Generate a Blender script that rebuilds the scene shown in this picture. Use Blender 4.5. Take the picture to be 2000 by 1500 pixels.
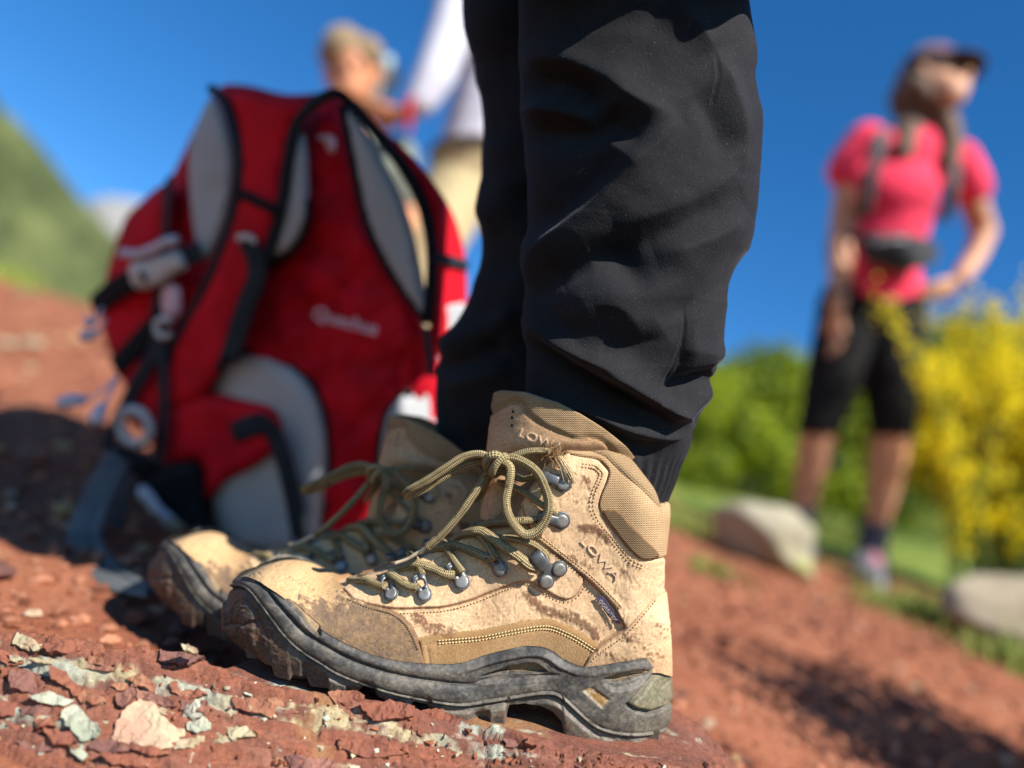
import bpy, bmesh, math, random
import numpy as np
from mathutils import Vector, Matrix, Quaternion
from mathutils.bvhtree import BVHTree
from mathutils.geometry import delaunay_2d_cdt

# ------------------------------------------------------------------ camera, sky, sun, exposure
for o in list(bpy.data.objects):
    bpy.data.objects.remove(o)
SC = bpy.context.scene
COL = SC.collection
F = 1570.0                       # focal length expressed in pixels of a 2000 px wide frame
cam_d = bpy.data.cameras.new('camera')
cam_d.sensor_width = 36.0
cam_d.lens = 36.0 * F / 2000.0
cam_d.clip_start = 0.02
cam_d.clip_end = 20000.0
cam_d.dof.use_dof = True
cam_d.dof.focus_distance = 0.507
cam_d.dof.aperture_fstop = 1.75
cam_d.dof.aperture_blades = 0
cam = bpy.data.objects.new('camera', cam_d)
cam.rotation_euler = (math.radians(90), 0, 0)
COL.objects.link(cam)
SC.camera = cam

TO_SUN = Vector((0.72, -0.47, 0.62)).normalized()
SUN_EL = math.asin(TO_SUN.z)
SUN_ROT = math.atan2(TO_SUN.x, TO_SUN.y)
world = bpy.data.worlds.new('World')
SC.world = world
world.use_nodes = True
wn = world.node_tree
sky = wn.nodes.new('ShaderNodeTexSky')
sky.sky_type = 'NISHITA'
sky.sun_disc = False
# the picture's axes are pitched and rolled against the true vertical on this slope: turn the sky with them
SKY_ROT = Matrix.Rotation(math.radians(12), 3, 'X') @ Matrix.Rotation(math.radians(-17), 3, 'Y')
_sd = SKY_ROT @ TO_SUN
sky.sun_elevation = math.asin(_sd.z)
sky.sun_rotation = math.atan2(_sd.x, _sd.y)
sky.altitude = 2200
sky.air_density = 1.0
sky.dust_density = 0.0
sky.ozone_density = 4.0
bg = wn.nodes['Background']
bg.inputs['Strength'].default_value = 0.100
wtc = wn.nodes.new('ShaderNodeTexCoord')
wmp = wn.nodes.new('ShaderNodeMapping'); wmp.vector_type = 'POINT'
wmp.inputs['Rotation'].default_value = SKY_ROT.to_euler('XYZ')
wn.links.new(wtc.outputs['Generated'], wmp.inputs[0])
wn.links.new(wmp.outputs[0], sky.inputs[0])
whs = wn.nodes.new('ShaderNodeHueSaturation'); whs.inputs['Saturation'].default_value = 1.27
wn.links.new(sky.outputs[0], whs.inputs['Color'])
wn.links.new(whs.outputs[0], bg.inputs[0])

sun_d = bpy.data.lights.new('sun', 'SUN')
sun_d.energy = 5.0
sun_d.angle = math.radians(0.53)
sun_d.color = (1.0, 0.95, 0.87)
sun = bpy.data.objects.new('sun', sun_d)
sun.rotation_euler = TO_SUN.to_track_quat('Z', 'Y').to_euler()
sun.location = TO_SUN * 6
COL.objects.link(sun)
SC.view_settings.view_transform = 'Standard'
SC.view_settings.look = 'None'
SC.view_settings.exposure = 0.95
SC.view_settings.gamma = 1.0
SC.view_settings.use_curve_mapping = False
SC.render.engine = 'CYCLES'
SC.cycles.use_denoising = True
SC.cycles.max_bounces = 6
SC.cycles.diffuse_bounces = 3
SC.cycles.glossy_bounces = 3

RNG = np.random.default_rng(7)
random.seed(7)

# ------------------------------------------------------------------ numeric helpers
def P(u, v, d):
    return Vector(((u - 1000.0) / F * d, d, (750.0 - v) / F * d))

def proj(V):
    V = np.asarray(V)
    return 1000.0 + F * V[..., 0] / V[..., 1], 750.0 - F * V[..., 2] / V[..., 1]

def _hash(ix, iy, iz):
    h = (ix.astype(np.int64) * 374761393 + iy.astype(np.int64) * 668265263 + iz.astype(np.int64) * 2147483647 + 1013904223) & 0xFFFFFFFF
    h = ((h ^ (h >> 13)) * 1274126177) & 0xFFFFFFFF
    h = (h ^ (h >> 16)) & 0xFFFFFFFF
    return h.astype(np.float64) / 4294967295.0 * 2.0 - 1.0

def vnoise(x, y, z=0.0, seed=0):
    x, y, z = np.broadcast_arrays(np.asarray(x, float) + seed * 17.13, np.asarray(y, float) + seed * 5.7, np.asarray(z, float))
    ix, iy, iz = np.floor(x).astype(np.int64), np.floor(y).astype(np.int64), np.floor(z).astype(np.int64)
    fx, fy, fz = x - ix, y - iy, z - iz
    fx, fy, fz = (t * t * t * (t * (t * 6 - 15) + 10) for t in (fx, fy, fz))
    def L(a, b, t):
        return a + (b - a) * t
    c = lambda a, b, d: _hash(ix + a, iy + b, iz + d)
    return L(L(L(c(0,0,0), c(1,0,0), fx), L(c(0,1,0), c(1,1,0), fx), fy),
             L(L(c(0,0,1), c(1,0,1), fx), L(c(0,1,1), c(1,1,1), fx), fy), fz)

def fbm(x, y, z=0.0, octv=4, seed=0, gain=0.5):
    s, a, t = 0.0, 1.0, 0.0
    x, y, z = np.asarray(x, float), np.asarray(y, float), np.asarray(z, float)
    for k in range(octv):
        s = s + a * vnoise(x * 2**k, y * 2**k, z * 2**k, seed + k * 3)
        t += a
        a *= gain
    return s / t

def sstep(a, b, x):
    t = np.clip((np.asarray(x, float) - a) / (b - a), 0, 1)
    return t * t * (3 - 2 * t)

def catmull(pts, n=8, closed=False):
    p = [np.array(q, float) for q in pts]
    N = len(p)
    out = []
    rng = range(N) if closed else range(N - 1)
    for i in rng:
        if closed:
            a, b, c, d = p[(i - 1) % N], p[i], p[(i + 1) % N], p[(i + 2) % N]
        else:
            b, c = p[i], p[i + 1]
            a = p[i - 1] if i > 0 else 2 * b - c
            d = p[i + 2] if i + 2 < N else 2 * c - b
        for k in range(n):
            t = k / n
            out.append(0.5 * ((2*b) + (-a + c)*t + (2*a - 5*b + 4*c - d)*t*t + (-a + 3*b - 3*c + d)*t**3))
    if not closed:
        out.append(p[-1])
    return np.array(out)

def resample(pts, step):
    p = np.asarray(pts, float)
    seg = np.linalg.norm(np.diff(p, axis=0), axis=1)
    s = np.concatenate([[0], np.cumsum(seg)])
    n = max(2, int(round(s[-1] / step)) + 1)
    t = np.linspace(0, s[-1], n)
    return np.stack([np.interp(t, s, p[:, k]) for k in range(p.shape[1])], 1)

def d_line(x, y, line):
    """distance to a polyline, signed side (+ = left of travel with y down -> visual right), arc parameter 0..1"""
    x, y = np.asarray(x, float), np.asarray(y, float)
    best = np.full(x.shape, 1e9); side = np.zeros(x.shape); par = np.zeros(x.shape)
    L = np.asarray(line, float)
    seg = np.linalg.norm(np.diff(L, axis=0), axis=1)
    cum = np.concatenate([[0], np.cumsum(seg)])
    for i in range(len(L) - 1):
        ax, ay = L[i]; bx, by = L[i + 1]
        dx, dy = bx - ax, by - ay
        l2 = dx * dx + dy * dy + 1e-12
        t = np.clip(((x - ax) * dx + (y - ay) * dy) / l2, 0, 1)
        ex, ey = x - (ax + t * dx), y - (ay + t * dy)
        d = np.hypot(ex, ey)
        m = d < best
        best = np.where(m, d, best)
        side = np.where(m, np.sign(dx * ey - dy * ex), side)
        par = np.where(m, (cum[i] + t * seg[i]) / cum[-1], par)
    return best, side, par

def sd_poly(x, y, poly):
    """signed distance, + inside"""
    x, y = np.asarray(x, float), np.asarray(y, float)
    L = np.asarray(poly, float)
    N = len(L)
    best = np.full(x.shape, 1e18); ins = np.zeros(x.shape, bool)
    for i in range(N):
        ax, ay = L[i]; bx, by = L[(i + 1) % N]
        dx, dy = bx - ax, by - ay
        t = np.clip(((x - ax) * dx + (y - ay) * dy) / (dx*dx + dy*dy + 1e-12), 0, 1)
        best = np.minimum(best, (x - ax - t*dx)**2 + (y - ay - t*dy)**2)
        c = ((ay > y) != (by > y)) & (x < (bx - ax) * (y - ay) / (by - ay + 1e-12) + ax)
        ins ^= c
    return np.where(ins, 1, -1) * np.sqrt(best)

# ------------------------------------------------------------------ object helpers
def tag(o, label=None, cat=None, group=None, kind=None):
    if label: o['label'] = label
    if cat: o['category'] = cat
    if group: o['group'] = group
    if kind: o['kind'] = kind
    return o

def empty(name, loc=(0, 0, 0)):
    o = bpy.data.objects.new(name, None)
    o.empty_display_size = 0.05
    o.location = loc
    COL.objects.link(o)
    return o

def adopt(o, parent):
    """parent a world-coordinate mesh to an unrotated chain of parents"""
    if parent is not None:
        o.parent = parent
        base = Vector((0, 0, 0)); q = parent
        while q is not None:
            base += q.location; q = q.parent
        o.location = -base
    return o

def link_mesh(name, me, mat, parent=None):
    o = bpy.data.objects.new(name, me)
    if mat is not None:
        for m in (mat if isinstance(mat, (list, tuple)) else [mat]):
            me.materials.append(m)
    COL.objects.link(o)
    return adopt(o, parent)

def mk(name, verts, faces, mat, parent=None, smooth=True, attrs=None, uv=None, col=None, mats=None):
    me = bpy.data.meshes.new(name)
    me.from_pydata(np.asarray(verts, float).tolist(), [], faces.tolist() if isinstance(faces, np.ndarray) else [list(map(int, f)) for f in faces])
    if smooth:
        me.polygons.foreach_set('use_smooth', np.ones(len(me.polygons), bool))
    for k, a in (attrs or {}).items():
        at = me.attributes.new(k, 'FLOAT', 'POINT')
        at.data.foreach_set('value', np.asarray(a, np.float32))
    if col is not None:
        c = np.ones((len(verts), 4), np.float32); c[:, :3] = col
        at = me.attributes.new('Col', 'FLOAT_COLOR', 'POINT')
        at.data.foreach_set('color', c.ravel())
    if uv is not None:
        l = me.uv_layers.new(name='UVMap')
        idx = np.zeros(len(me.loops), np.int32)
        me.loops.foreach_get('vertex_index', idx)
        l.data.foreach_set('uv', np.asarray(uv, np.float32)[idx].ravel())
    if mats is not None:
        me.polygons.foreach_set('material_index', np.asarray(mats, np.int32))
    me.update()
    return link_mesh(name, me, mat, parent)

def grid_faces(nu, nv, wrap_u=False, wrap_v=False, flip=False):
    a = np.arange(nu * nv).reshape(nu, nv)
    iu = np.arange(nu if wrap_u else nu - 1); iv = np.arange(nv if wrap_v else nv - 1)
    I, J = np.meshgrid(iu, iv, indexing='ij')
    I2, J2 = (I + 1) % nu, (J + 1) % nv
    f = np.stack([a[I, J], a[I2, J], a[I2, J2], a[I, J2]], -1).reshape(-1, 4)
    return f[:, ::-1] if flip else f

def grid_normals(V, wrap_u=False, wrap_v=False):
    def g(A, ax, wrap):
        if wrap:
            return np.roll(A, -1, ax) - np.roll(A, 1, ax)
        return np.gradient(A, axis=ax)
    n = np.cross(g(V, 0, wrap_u), g(V, 1, wrap_v))
    l = np.linalg.norm(n, axis=-1, keepdims=True)
    return n / np.maximum(l, 1e-12)

def tube_data(pts, rad, sides=10, squash=None, cap=True, up=(0.3, -1, 0.2)):
    """swept tube; rad scalar or per-point; squash = (a, b) scale of the section axes"""
    p = np.asarray(pts, float)
    n = len(p)
    r = np.full(n, rad) if np.isscalar(rad) else np.asarray(rad, float)
    t = np.gradient(p, axis=0)
    t /= np.linalg.norm(t, axis=1, keepdims=True) + 1e-12
    N = np.zeros_like(p)
    u = np.array(up, float)
    u = u - t[0] * (u @ t[0])
    if np.linalg.norm(u) < 1e-3:
        u = np.array([1.0, 0, 0]) - t[0] * t[0][0]
    u /= np.linalg.norm(u)
    for i in range(n):
        u = u - t[i] * (u @ t[i]); u /= np.linalg.norm(u) + 1e-12
        N[i] = u
    B = np.cross(t, N)
    a = np.linspace(0, 2 * np.pi, sides, endpoint=False)
    sa, sb = squash if squash else (1, 1)
    V = p[:, None] + r[:, None, None] * (sa * np.cos(a)[None, :, None] * N[:, None] + sb * np.sin(a)[None, :, None] * B[:, None])
    s = np.concatenate([[0], np.cumsum(np.linalg.norm(np.diff(p, axis=0), axis=1))])
    uv = np.stack([np.repeat(s, sides), np.tile(a / (2 * np.pi), n)], 1)
    f = grid_faces(n, sides, wrap_v=True).tolist()
    V = V.reshape(-1, 3)
    if cap:
        f.append(list(range(sides))[::1]); f.append([(n - 1) * sides + k for k in range(sides)][::-1])
    return V, f, uv

def tube(name, pts, rad, mat, parent=None, sides=10, squash=None, up=(0.3, -1, 0.2)):
    V, f, uv = tube_data(pts, rad, sides, squash, True, up)
    return mk(name, V, f, mat, parent, uv=uv)

class MB:
    """collects several shapes that form ONE part"""
    def __init__(s): s.v, s.f, s.uv, s.c = [], [], [], []
    def add(s, V, F_, uv=None, col=None):
        b = len(s.v)
        V = np.asarray(V, float)
        s.v += V.tolist()
        s.f += [[int(i) + b for i in q] for q in F_]
        s.uv += (uv.tolist() if uv is not None else [[0, 0]] * len(V))
        s.c += ([col] * len(V) if col is not None and np.ndim(col) == 1 else (np.asarray(col).tolist() if col is not None else [[1, 1, 1]] * len(V)))
    def build(s, name, mat, parent=None, smooth=True):
        return mk(name, s.v, s.f, mat, parent, smooth, uv=s.uv, col=s.c)

def bevel_angle(o, w=0.001, seg=2, ang=35):
    m = o.modifiers.new('bevel', 'BEVEL'); m.width = w; m.segments = seg; m.limit_method = 'ANGLE'; m.angle_limit = math.radians(ang)
    return o

# ------------------------------------------------------------------ materials
class G:
    def __init__(s, name):
        s.m = bpy.data.materials.new(name); s.m.use_nodes = True
        s.t = s.m.node_tree; s.b = s.t.nodes['Principled BSDF']
        s.tc = s.t.nodes.new('ShaderNodeTexCoord')
    def n(s, typ, ins=None, **kw):
        q = s.t.nodes.new(typ)
        for k, v in kw.items(): setattr(q, k, v)
        for k, v in (ins or {}).items():
            if hasattr(v, 'is_output') or isinstance(v, bpy.types.NodeSocket): s.t.links.new(v, q.inputs[k])
            else: q.inputs[k].default_value = v
        return q
    def noise(s, scale, detail=4, rough=0.55, vec=None, dist=0.0):
        return s.n('ShaderNodeTexNoise', {'Vector': vec or s.tc.outputs['Object'], 'Scale': scale, 'Detail': detail, 'Roughness': rough, 'Distortion': dist}).outputs['Fac']
    def ramp(s, x, a, b):
        return s.n('ShaderNodeMapRange', {'Value': x, 'From Min': a, 'From Max': b}, interpolation_type='SMOOTHSTEP').outputs[0]
    def mix(s, f, a, b, mode='MIX'):
        q = s.n('ShaderNodeMix', data_type='RGBA', blend_type=mode)
        for i, v in ((0, f), (6, a), (7, b)):
            if isinstance(v, bpy.types.NodeSocket): s.t.links.new(v, q.inputs[i])
            else: q.inputs[i].default_value = v if i == 0 else (*v, 1)[:4]
        return q.outputs[2]
    def math(s, op, a, b=0.0):
        q = s.n('ShaderNodeMath', operation=op)
        for i, v in ((0, a), (1, b)):
            if isinstance(v, bpy.types.NodeSocket): s.t.links.new(v, q.inputs[i])
            else: q.inputs[i].default_value = v
        return q.outputs[0]
    def attr(s, name, out='Fac'):
        return s.n('ShaderNodeAttribute', attribute_name=name).outputs[out]
    def out(s, col, rough=0.6, bump=None, bstr=0.3, bdist=0.0005, metal=0.0, spec=0.5, normal=None):
        def put(k, v):
            if isinstance(v, bpy.types.NodeSocket): s.t.links.new(v, s.b.inputs[k])
            else: s.b.inputs[k].default_value = v if k != 'Base Color' else (*v, 1)[:4]
        put('Base Color', col); put('Roughness', rough); put('Metallic', metal); put('Specular IOR Level', spec)
        if bump is not None:
            b = s.n('ShaderNodeBump', {'Height': bump, 'Strength': bstr, 'Distance': bdist})
            s.t.links.new(b.outputs[0], s.b.inputs['Normal'])
        return s.m

def surf(name, c1, c2, scale=30, fine=300, rough=0.7, bstr=0.3, bdist=0.0004, layers=(), spec=0.35, metal=0.0, lo=0.35, hi=0.68, fine_amt=0.25, bscale=None):
    """two-tone procedural surface with fine grain and optional attribute-driven layers (attr, colour, noise scale)"""
    g = G(name)
    col = g.mix(g.ramp(g.noise(scale, 5), lo, hi), c1, c2)
    fn = g.noise(fine, 3)
    f2 = g.ramp(fn, 0.25, 0.8)
    dark = tuple(x * (1 - fine_amt * 1.6) for x in c1)
    col = g.mix(g.math('MULTIPLY', g.math('SUBTRACT', 1.0, f2), min(1.0, fine_amt * 2)), col, dark)
    r = rough
    for (an, lc, ls) in layers:
        a = g.attr(an)
        w = g.math('ADD', a, g.math('MULTIPLY', g.math('SUBTRACT', g.noise(ls, 7, 0.68), 0.5), 1.5))
        w = g.math('MULTIPLY', g.ramp(w, 0.46, 0.62), g.ramp(a, 0.02, 0.2))
        col = g.mix(w, col, lc)
    bmp = g.math('ADD', g.noise(bscale or fine, 4, 0.6), g.math('MULTIPLY', g.noise(scale * 3, 3), 1.5))
    return g.out(col, r, bmp, bstr, bdist, metal, spec)

def plain(name, c, rough=0.6, metal=0.0, spec=0.5, fine=200, var=0.18, bstr=0.1):
    return surf(name, c, tuple(x * (1 - var) for x in c), 25, fine, rough, bstr, 0.0003, (), spec, metal, fine_amt=0.1)
# ------------------------------------------------------------------ vertex-coloured material (colours computed per point, grain in nodes)
def vmat(name, rough=0.7, fine=400, amt=0.3, bstr=0.3, bdist=0.0003, spec=0.3, bscale=None, weave=None, wstr=0.5, metal=0.0, sheen=0.0):
    g = G(name)
    c = g.attr('Col', 'Color')
    fn = g.ramp(g.noise(fine, 4, 0.6), 0.3, 0.75)
    k = g.math('ADD', g.math('MULTIPLY', fn, amt), 1.0 - amt * 0.6)
    h = g.noise(bscale or fine, 5, 0.6)
    if weave:
        sep = g.n('ShaderNodeSeparateXYZ', {0: g.tc.outputs['UV']})
        a = g.math('SINE', g.math('MULTIPLY', sep.outputs[0], weave[0]))
        b = g.math('SINE', g.math('MULTIPLY', sep.outputs[1], weave[1]))
        w = g.math('ADD', g.math('MULTIPLY', a, b), g.math('MULTIPLY', b, 0.7))
        h = g.math('ADD', g.math('MULTIPLY', h, 0.5), g.math('MULTIPLY', w, 0.5))
        k = g.math('MULTIPLY', k, g.math('ADD', 1.0, g.math('MULTIPLY', w, wstr)))
    kk = g.n('ShaderNodeCombineXYZ', {0: k, 1: k, 2: k}).outputs[0]
    col = g.mix(1.0, c, kk, 'MULTIPLY')
    if sheen:
        g.b.inputs['Sheen Weight'].default_value = sheen
    return g.out(col, rough, h, bstr, bdist, metal, spec)

M = {}
M['leather'] = vmat('leather', 0.78, 700, 0.38, 0.55, 0.0005, 0.25, 420)
M['suede'] = vmat('suede', 0.95, 1100, 0.45, 0.6, 0.0006, 0.1, 900, sheen=0.25)
M['rubber'] = vmat('rubber', 0.58, 500, 0.5, 0.4, 0.0003, 0.38, 600)
M['knit'] = vmat('knit', 0.9, 900, 0.25, 0.6, 0.0005, 0.15, 900, weave=(150.0, 150.0), wstr=0.14)
M['steel'] = surf('dark_steel', (0.15, 0.155, 0.16), (0.075, 0.078, 0.08), 160, 900, 0.45, 0.25, 0.0002, metal=0.55, spec=0.5)
M['rivet'] = surf('worn_steel', (0.34, 0.32, 0.29), (0.19, 0.18, 0.165), 260, 900, 0.5, 0.25, 0.0002, metal=0.6, spec=0.5)
def lace_mat(name, c1, c2, speck):
    g = G(name)
    sep = g.n('ShaderNodeSeparateXYZ', {0: g.tc.outputs['UV']})
    s = g.math('MULTIPLY', sep.outputs[0], 2600.0)
    a = g.math('MULTIPLY', sep.outputs[1], 2 * math.pi * 6)
    w1 = g.math('SINE', g.math('ADD', s, a)); w2 = g.math('SINE', g.math('SUBTRACT', s, a))
    br = g.math('MULTIPLY', w1, w2)
    col = g.mix(g.ramp(br, -0.6, 0.7), c2, c1)
    sp = g.ramp(g.noise(520, 2, 0.5), 0.64, 0.70)
    col = g.mix(sp, col, speck)
    col = g.mix(g.math('MULTIPLY', g.ramp(g.noise(60, 4), 0.45, 0.7), 0.45), col, (0.16, 0.10, 0.05))
    return g.out(col, 0.9, br, 0.9, 0.0005, 0.0, 0.15)
M['lace'] = lace_mat('lace_braid', (0.44, 0.355, 0.185), (0.215, 0.16, 0.08), (0.06, 0.03, 0.012))
M['lace_pale'] = plain('lace_fray', (0.72, 0.58, 0.36), 0.95, fine=900)
M['thread'] = plain('thread', (0.62, 0.46, 0.22), 0.85)
M['thread_tan'] = plain('thread_tan', (0.46, 0.30, 0.15), 0.85)
M['tab'] = surf('woven_tab', (0.16, 0.12, 0.19), (0.10, 0.075, 0.13), 200, 900, 0.8)
M['tab_print'] = plain('woven_tab_print', (0.55, 0.48, 0.42), 0.85)

# ------------------------------------------------------------------ the boot (designed at the near boot's place, mid plane y = YC)
YC = 0.545
XT, XH = (427 - 1000) / F * 0.535, (1316 - 1000) / F * 0.538
LEN = XH - XT
_s = np.array([0, .0012, .004, .010, .020, .035, .060, .090, .120, .150, .180, .210, .240, .262, .280, .290, .2965, LEN])
_w = np.array([0, .0085, .0165, .0255, .0345, .0415, .0475, .0500, .0490, .0452, .0412, .0388, .0386, .0375, .0320, .0245, .0140, 0])
def Ws(X):
    return np.interp(np.asarray(X, float) - XT, _s, _w)
def side_xz(u, v, off=0.0):
    u = np.asarray(u, float); v = np.asarray(v, float)
    X = (u - 1000) / F * 0.505
    for _ in range(12):
        d = YC - np.maximum(Ws(X) - off, 0.0); X = (u - 1000) / F * d
    return X, (750 - v) / F * d
def zfun(lst, off=0.0, n=6, smooth=True):
    c = catmull(lst, n) if smooth else np.array(lst, float)
    X, Z = side_xz(c[:, 0], c[:, 1], off)
    o = np.argsort(X)
    return lambda x: np.interp(x, X[o], Z[o])

MID_TOP = [(437,1133),(460,1130),(485,1132),(520,1146),(552,1167),(588,1197),(622,1226),(660,1250),(715,1275),(770,1290),(835,1297),(900,1296),(950,1282),(1000,1270),(1030,1265),(1060,1267),(1080,1275),(1100,1289),(1125,1300),(1150,1304),(1200,1297),(1250,1289),(1275,1287),(1300,1290),(1316,1300)]
GROOVE = [(440,1150),(470,1147),(487,1156),(502,1175),(525,1207),(550,1240),(582,1272),(620,1297),(657,1320),(707,1340),(770,1360),(845,1375),(900,1382),(950,1377),(1000,1369),(1050,1361),(1080,1362),(1100,1372),(1125,1395),(1150,1417),(1175,1431),(1212,1440),(1250,1441),(1287,1436),(1320,1424)]
OUT_BOT = [(437,1282),(460,1284),(482,1286),(490,1300),(520,1306),(527,1326),(560,1334),(566,1322),(590,1326),(598,1348),(655,1356),(700,1354),(706,1346),(728,1352),(738,1368),(800,1386),(808,1376),(836,1382),(846,1402),(905,1420),(918,1424),(926,1412),(940,1410),(950,1424),(984,1422),(992,1405),(995,1384),(1025,1379),(1055,1382),(1080,1394),(1098,1414),(1104,1446),(1125,1455),(1150,1457),(1158,1449),(1172,1449),(1180,1460),(1212,1461),(1219,1453),(1232,1454),(1240,1462),(1290,1453),(1316,1444)]
zm, zo = zfun(MID_TOP), zfun(OUT_BOT, smooth=False)
TOP = [(470,1150),(490,1128),(510,1116),(530,1109),(555,1106),(585,1110),(620,1124),(650,1134),(690,1126),(730,1116),(770,1100),(810,1081),(850,1062),(890,1042),(925,1018),(955,992),(985,966),(1015,940),(1045,914),(1070,893),(1092,878),(1117,870),(1162,873),(1200,889),(1232,911),(1257,940),(1282,972),(1300,1006)]
_tc = catmull(TOP, 8)
def zt(X):       # top line: at the centre plane over the foot, at the near side over the shaft
    u = np.asarray(X, float)
    sh = sstep(1040, 1110, _tc[:, 0])
    d = YC * (1 - sh) + (YC - 0.040) * sh
    return np.interp(u, (_tc[:, 0] - 1000) / F * d, (750 - _tc[:, 1]) / F * d)
XU0, XU1 = (478 - 1000) / F * 0.535, (1303 - 1000) / F * 0.545

def build_upper():
    nt = 150
    r = 0.030
    al = np.linspace(0, np.pi / 2, 70)
    X = np.concatenate([XU0 + 0.022 * (1 - np.cos(np.linspace(0, np.pi / 2, 46, endpoint=False))), np.linspace(XU0 + 0.022, XU1 - r, 350, endpoint=False), XU1 - r + r * np.sin(al)])
    nx = len(X)
    th = np.linspace(0, np.pi / 2, 700)
    sh = sstep(-0.020, 0.036, X)                       # 0 foot .. 1 shaft
    heel = np.sqrt(np.clip(1 - (np.clip(X - (XU1 - r), 0, None) / r) ** 2, 0, 1))
    toe = np.sqrt(np.clip(1 - (np.clip((XU0 + 0.022) - X, 0, None) / 0.022) ** 2, 0.0, 1))
    W = np.interp(X - XT, _s[3:-4], _w[3:-4] - 0.0045) - 0.0045 * sstep(0.0, 0.05, X)
    W = W * heel * toe
    n = 2.25 + (7 - 2.25) * sh
    c, q = np.cos(th)[None], np.sin(th)[None]
    e = (2 / n)[:, None]
    cw, sz = np.abs(c) ** e, np.abs(q) ** e
    zb = (zm(X) - 0.010)[:, None]; ztop = zt(X)[:, None]
    Z = zb + (ztop - zb) * sz
    f = (Z - zb) / (ztop - zb)
    # ankle: waist slightly, flare at the collar
    shape = 1 + sh[:, None] * (0.02 * np.exp(-((f - 0.40) / 0.25) ** 2) + 0.30 * sstep(0.35, 0.92, f) - 0.12 * (1 - sstep(0.04, 0.30, f)))
    w = W[:, None] * cw * shape
    # even spacing along every section
    L = np.concatenate([np.zeros((nx, 1)), np.cumsum(np.hypot(np.diff(w, axis=1), np.diff(Z, axis=1)), 1)], 1)
    w2, Z2 = np.zeros((nx, nt)), np.zeros((nx, nt))
    for i in range(nx):
        t = np.linspace(0, L[i, -1], nt)
        w2[i] = np.interp(t, L[i], w[i]); Z2[i] = np.interp(t, L[i], Z[i])
    w, Z = w2, Z2
    Xg = np.repeat(X[:, None], nt, 1)
    # back line of the heel leans with height
    vz = [1005, 1040, 1075, 1110, 1155, 1200, 1250, 1300]; vx = [1299, 1295, 1291, 1290, 1292, 1298, 1302, 1304]
    back = np.interp(Z, [(750 - a) / F * 0.54 for a in vz][::-1], [(a - 1303) / F * 0.54 for a in vx][::-1])
    Xg = Xg + back * sstep(0.05, XU1, Xg)
    near = np.stack([Xg, YC - w, Z], -1)
    far = np.stack([Xg, YC + w, Z], -1)[:, ::-1][:, 1:]
    V = np.concatenate([near, far], 1)
    mir = V.copy(); mir[:, nt:, 1] = 2 * YC - mir[:, nt:, 1]
    u, v = proj(mir)
    N = grid_normals(V)
    if (N[nx // 2, 10, 1]) > 0: N = -N
    return V, N, u, v
UV_, UN_, UU, UVv = build_upper()
UF = grid_faces(UV_.shape[0], UV_.shape[1])
_a, _b, _c2 = (UV_.reshape(-1, 3)[UF[5000 + 40, k]] for k in (0, 1, 3))
UFLIP = np.dot(np.cross(_b - _a, _c2 - _a), UN_.reshape(-1, 3)[UF[5040, 0]]) < 0
if UFLIP: UF = UF[:, ::-1]

def blob(u, v, pts, r):
    d, _, _ = d_line(u, v, pts) if len(pts) > 1 else (np.hypot(u - pts[0][0], v - pts[0][1]), 0, 0)
    return np.exp(-(d / r) ** 2)

LEA, LEA2 = np.array([.66, .445, .255]), np.array([.54, .350, .195])
MUD, MUD2, RAW = np.array([.135, .052, .026]), np.array([.19, .10, .05]), np.array([.205, .085, .035])
def lerp(a, b, t):
    return a + (b - a) * np.asarray(t)[..., None]
STAINS = [([(560,1128),(620,1150)],14,.25), ([(815,1205),(850,1228),(880,1235)],16,.62), ([(1028,1160),(1060,1190),(1110,1205),(1150,1222),(1165,1240)],13,.62),
          ([(1090,1190),(1140,1215)],18,.5), ([(1140,930),(1150,948)],12,.5), ([(1135,1030),(1165,1030),(1185,1050)],12,.62), ([(1070,1075),(1100,1085),(1155,1100)],15,.5),
          ([(1225,1240),(1250,1255)],22,.45), ([(1270,1205),(1290,1240)],14,.38), ([(1160,1270),(1230,1290),(1290,1275)],16,.45), ([(1110,970),(1130,985)],14,.35), ([(905,1215),(960,1205)],24,.30),
          ([(1180,1140),(1250,1150)],40,.22), ([(1120,1110),(1135,1130)],10,.5), ([(1196,1085),(1240,1120)],22,.3)]
def mud_mask(u, v, seed=1):
    st = np.zeros(np.shape(u))
    for pts, r, a in STAINS:
        st = np.maximum(st, a * blob(u, v, pts, r))
    n2 = fbm(u / 9, v / 9, 0.5, 4, seed + 5); n3 = fbm(u / 3.2, v / 3.2, 0, 2, seed + 9)
    return sstep(0.38, 0.60, st * 1.1 + 0.46 * n2 + 0.20 * n3) * sstep(0.04, 0.2, st)
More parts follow.
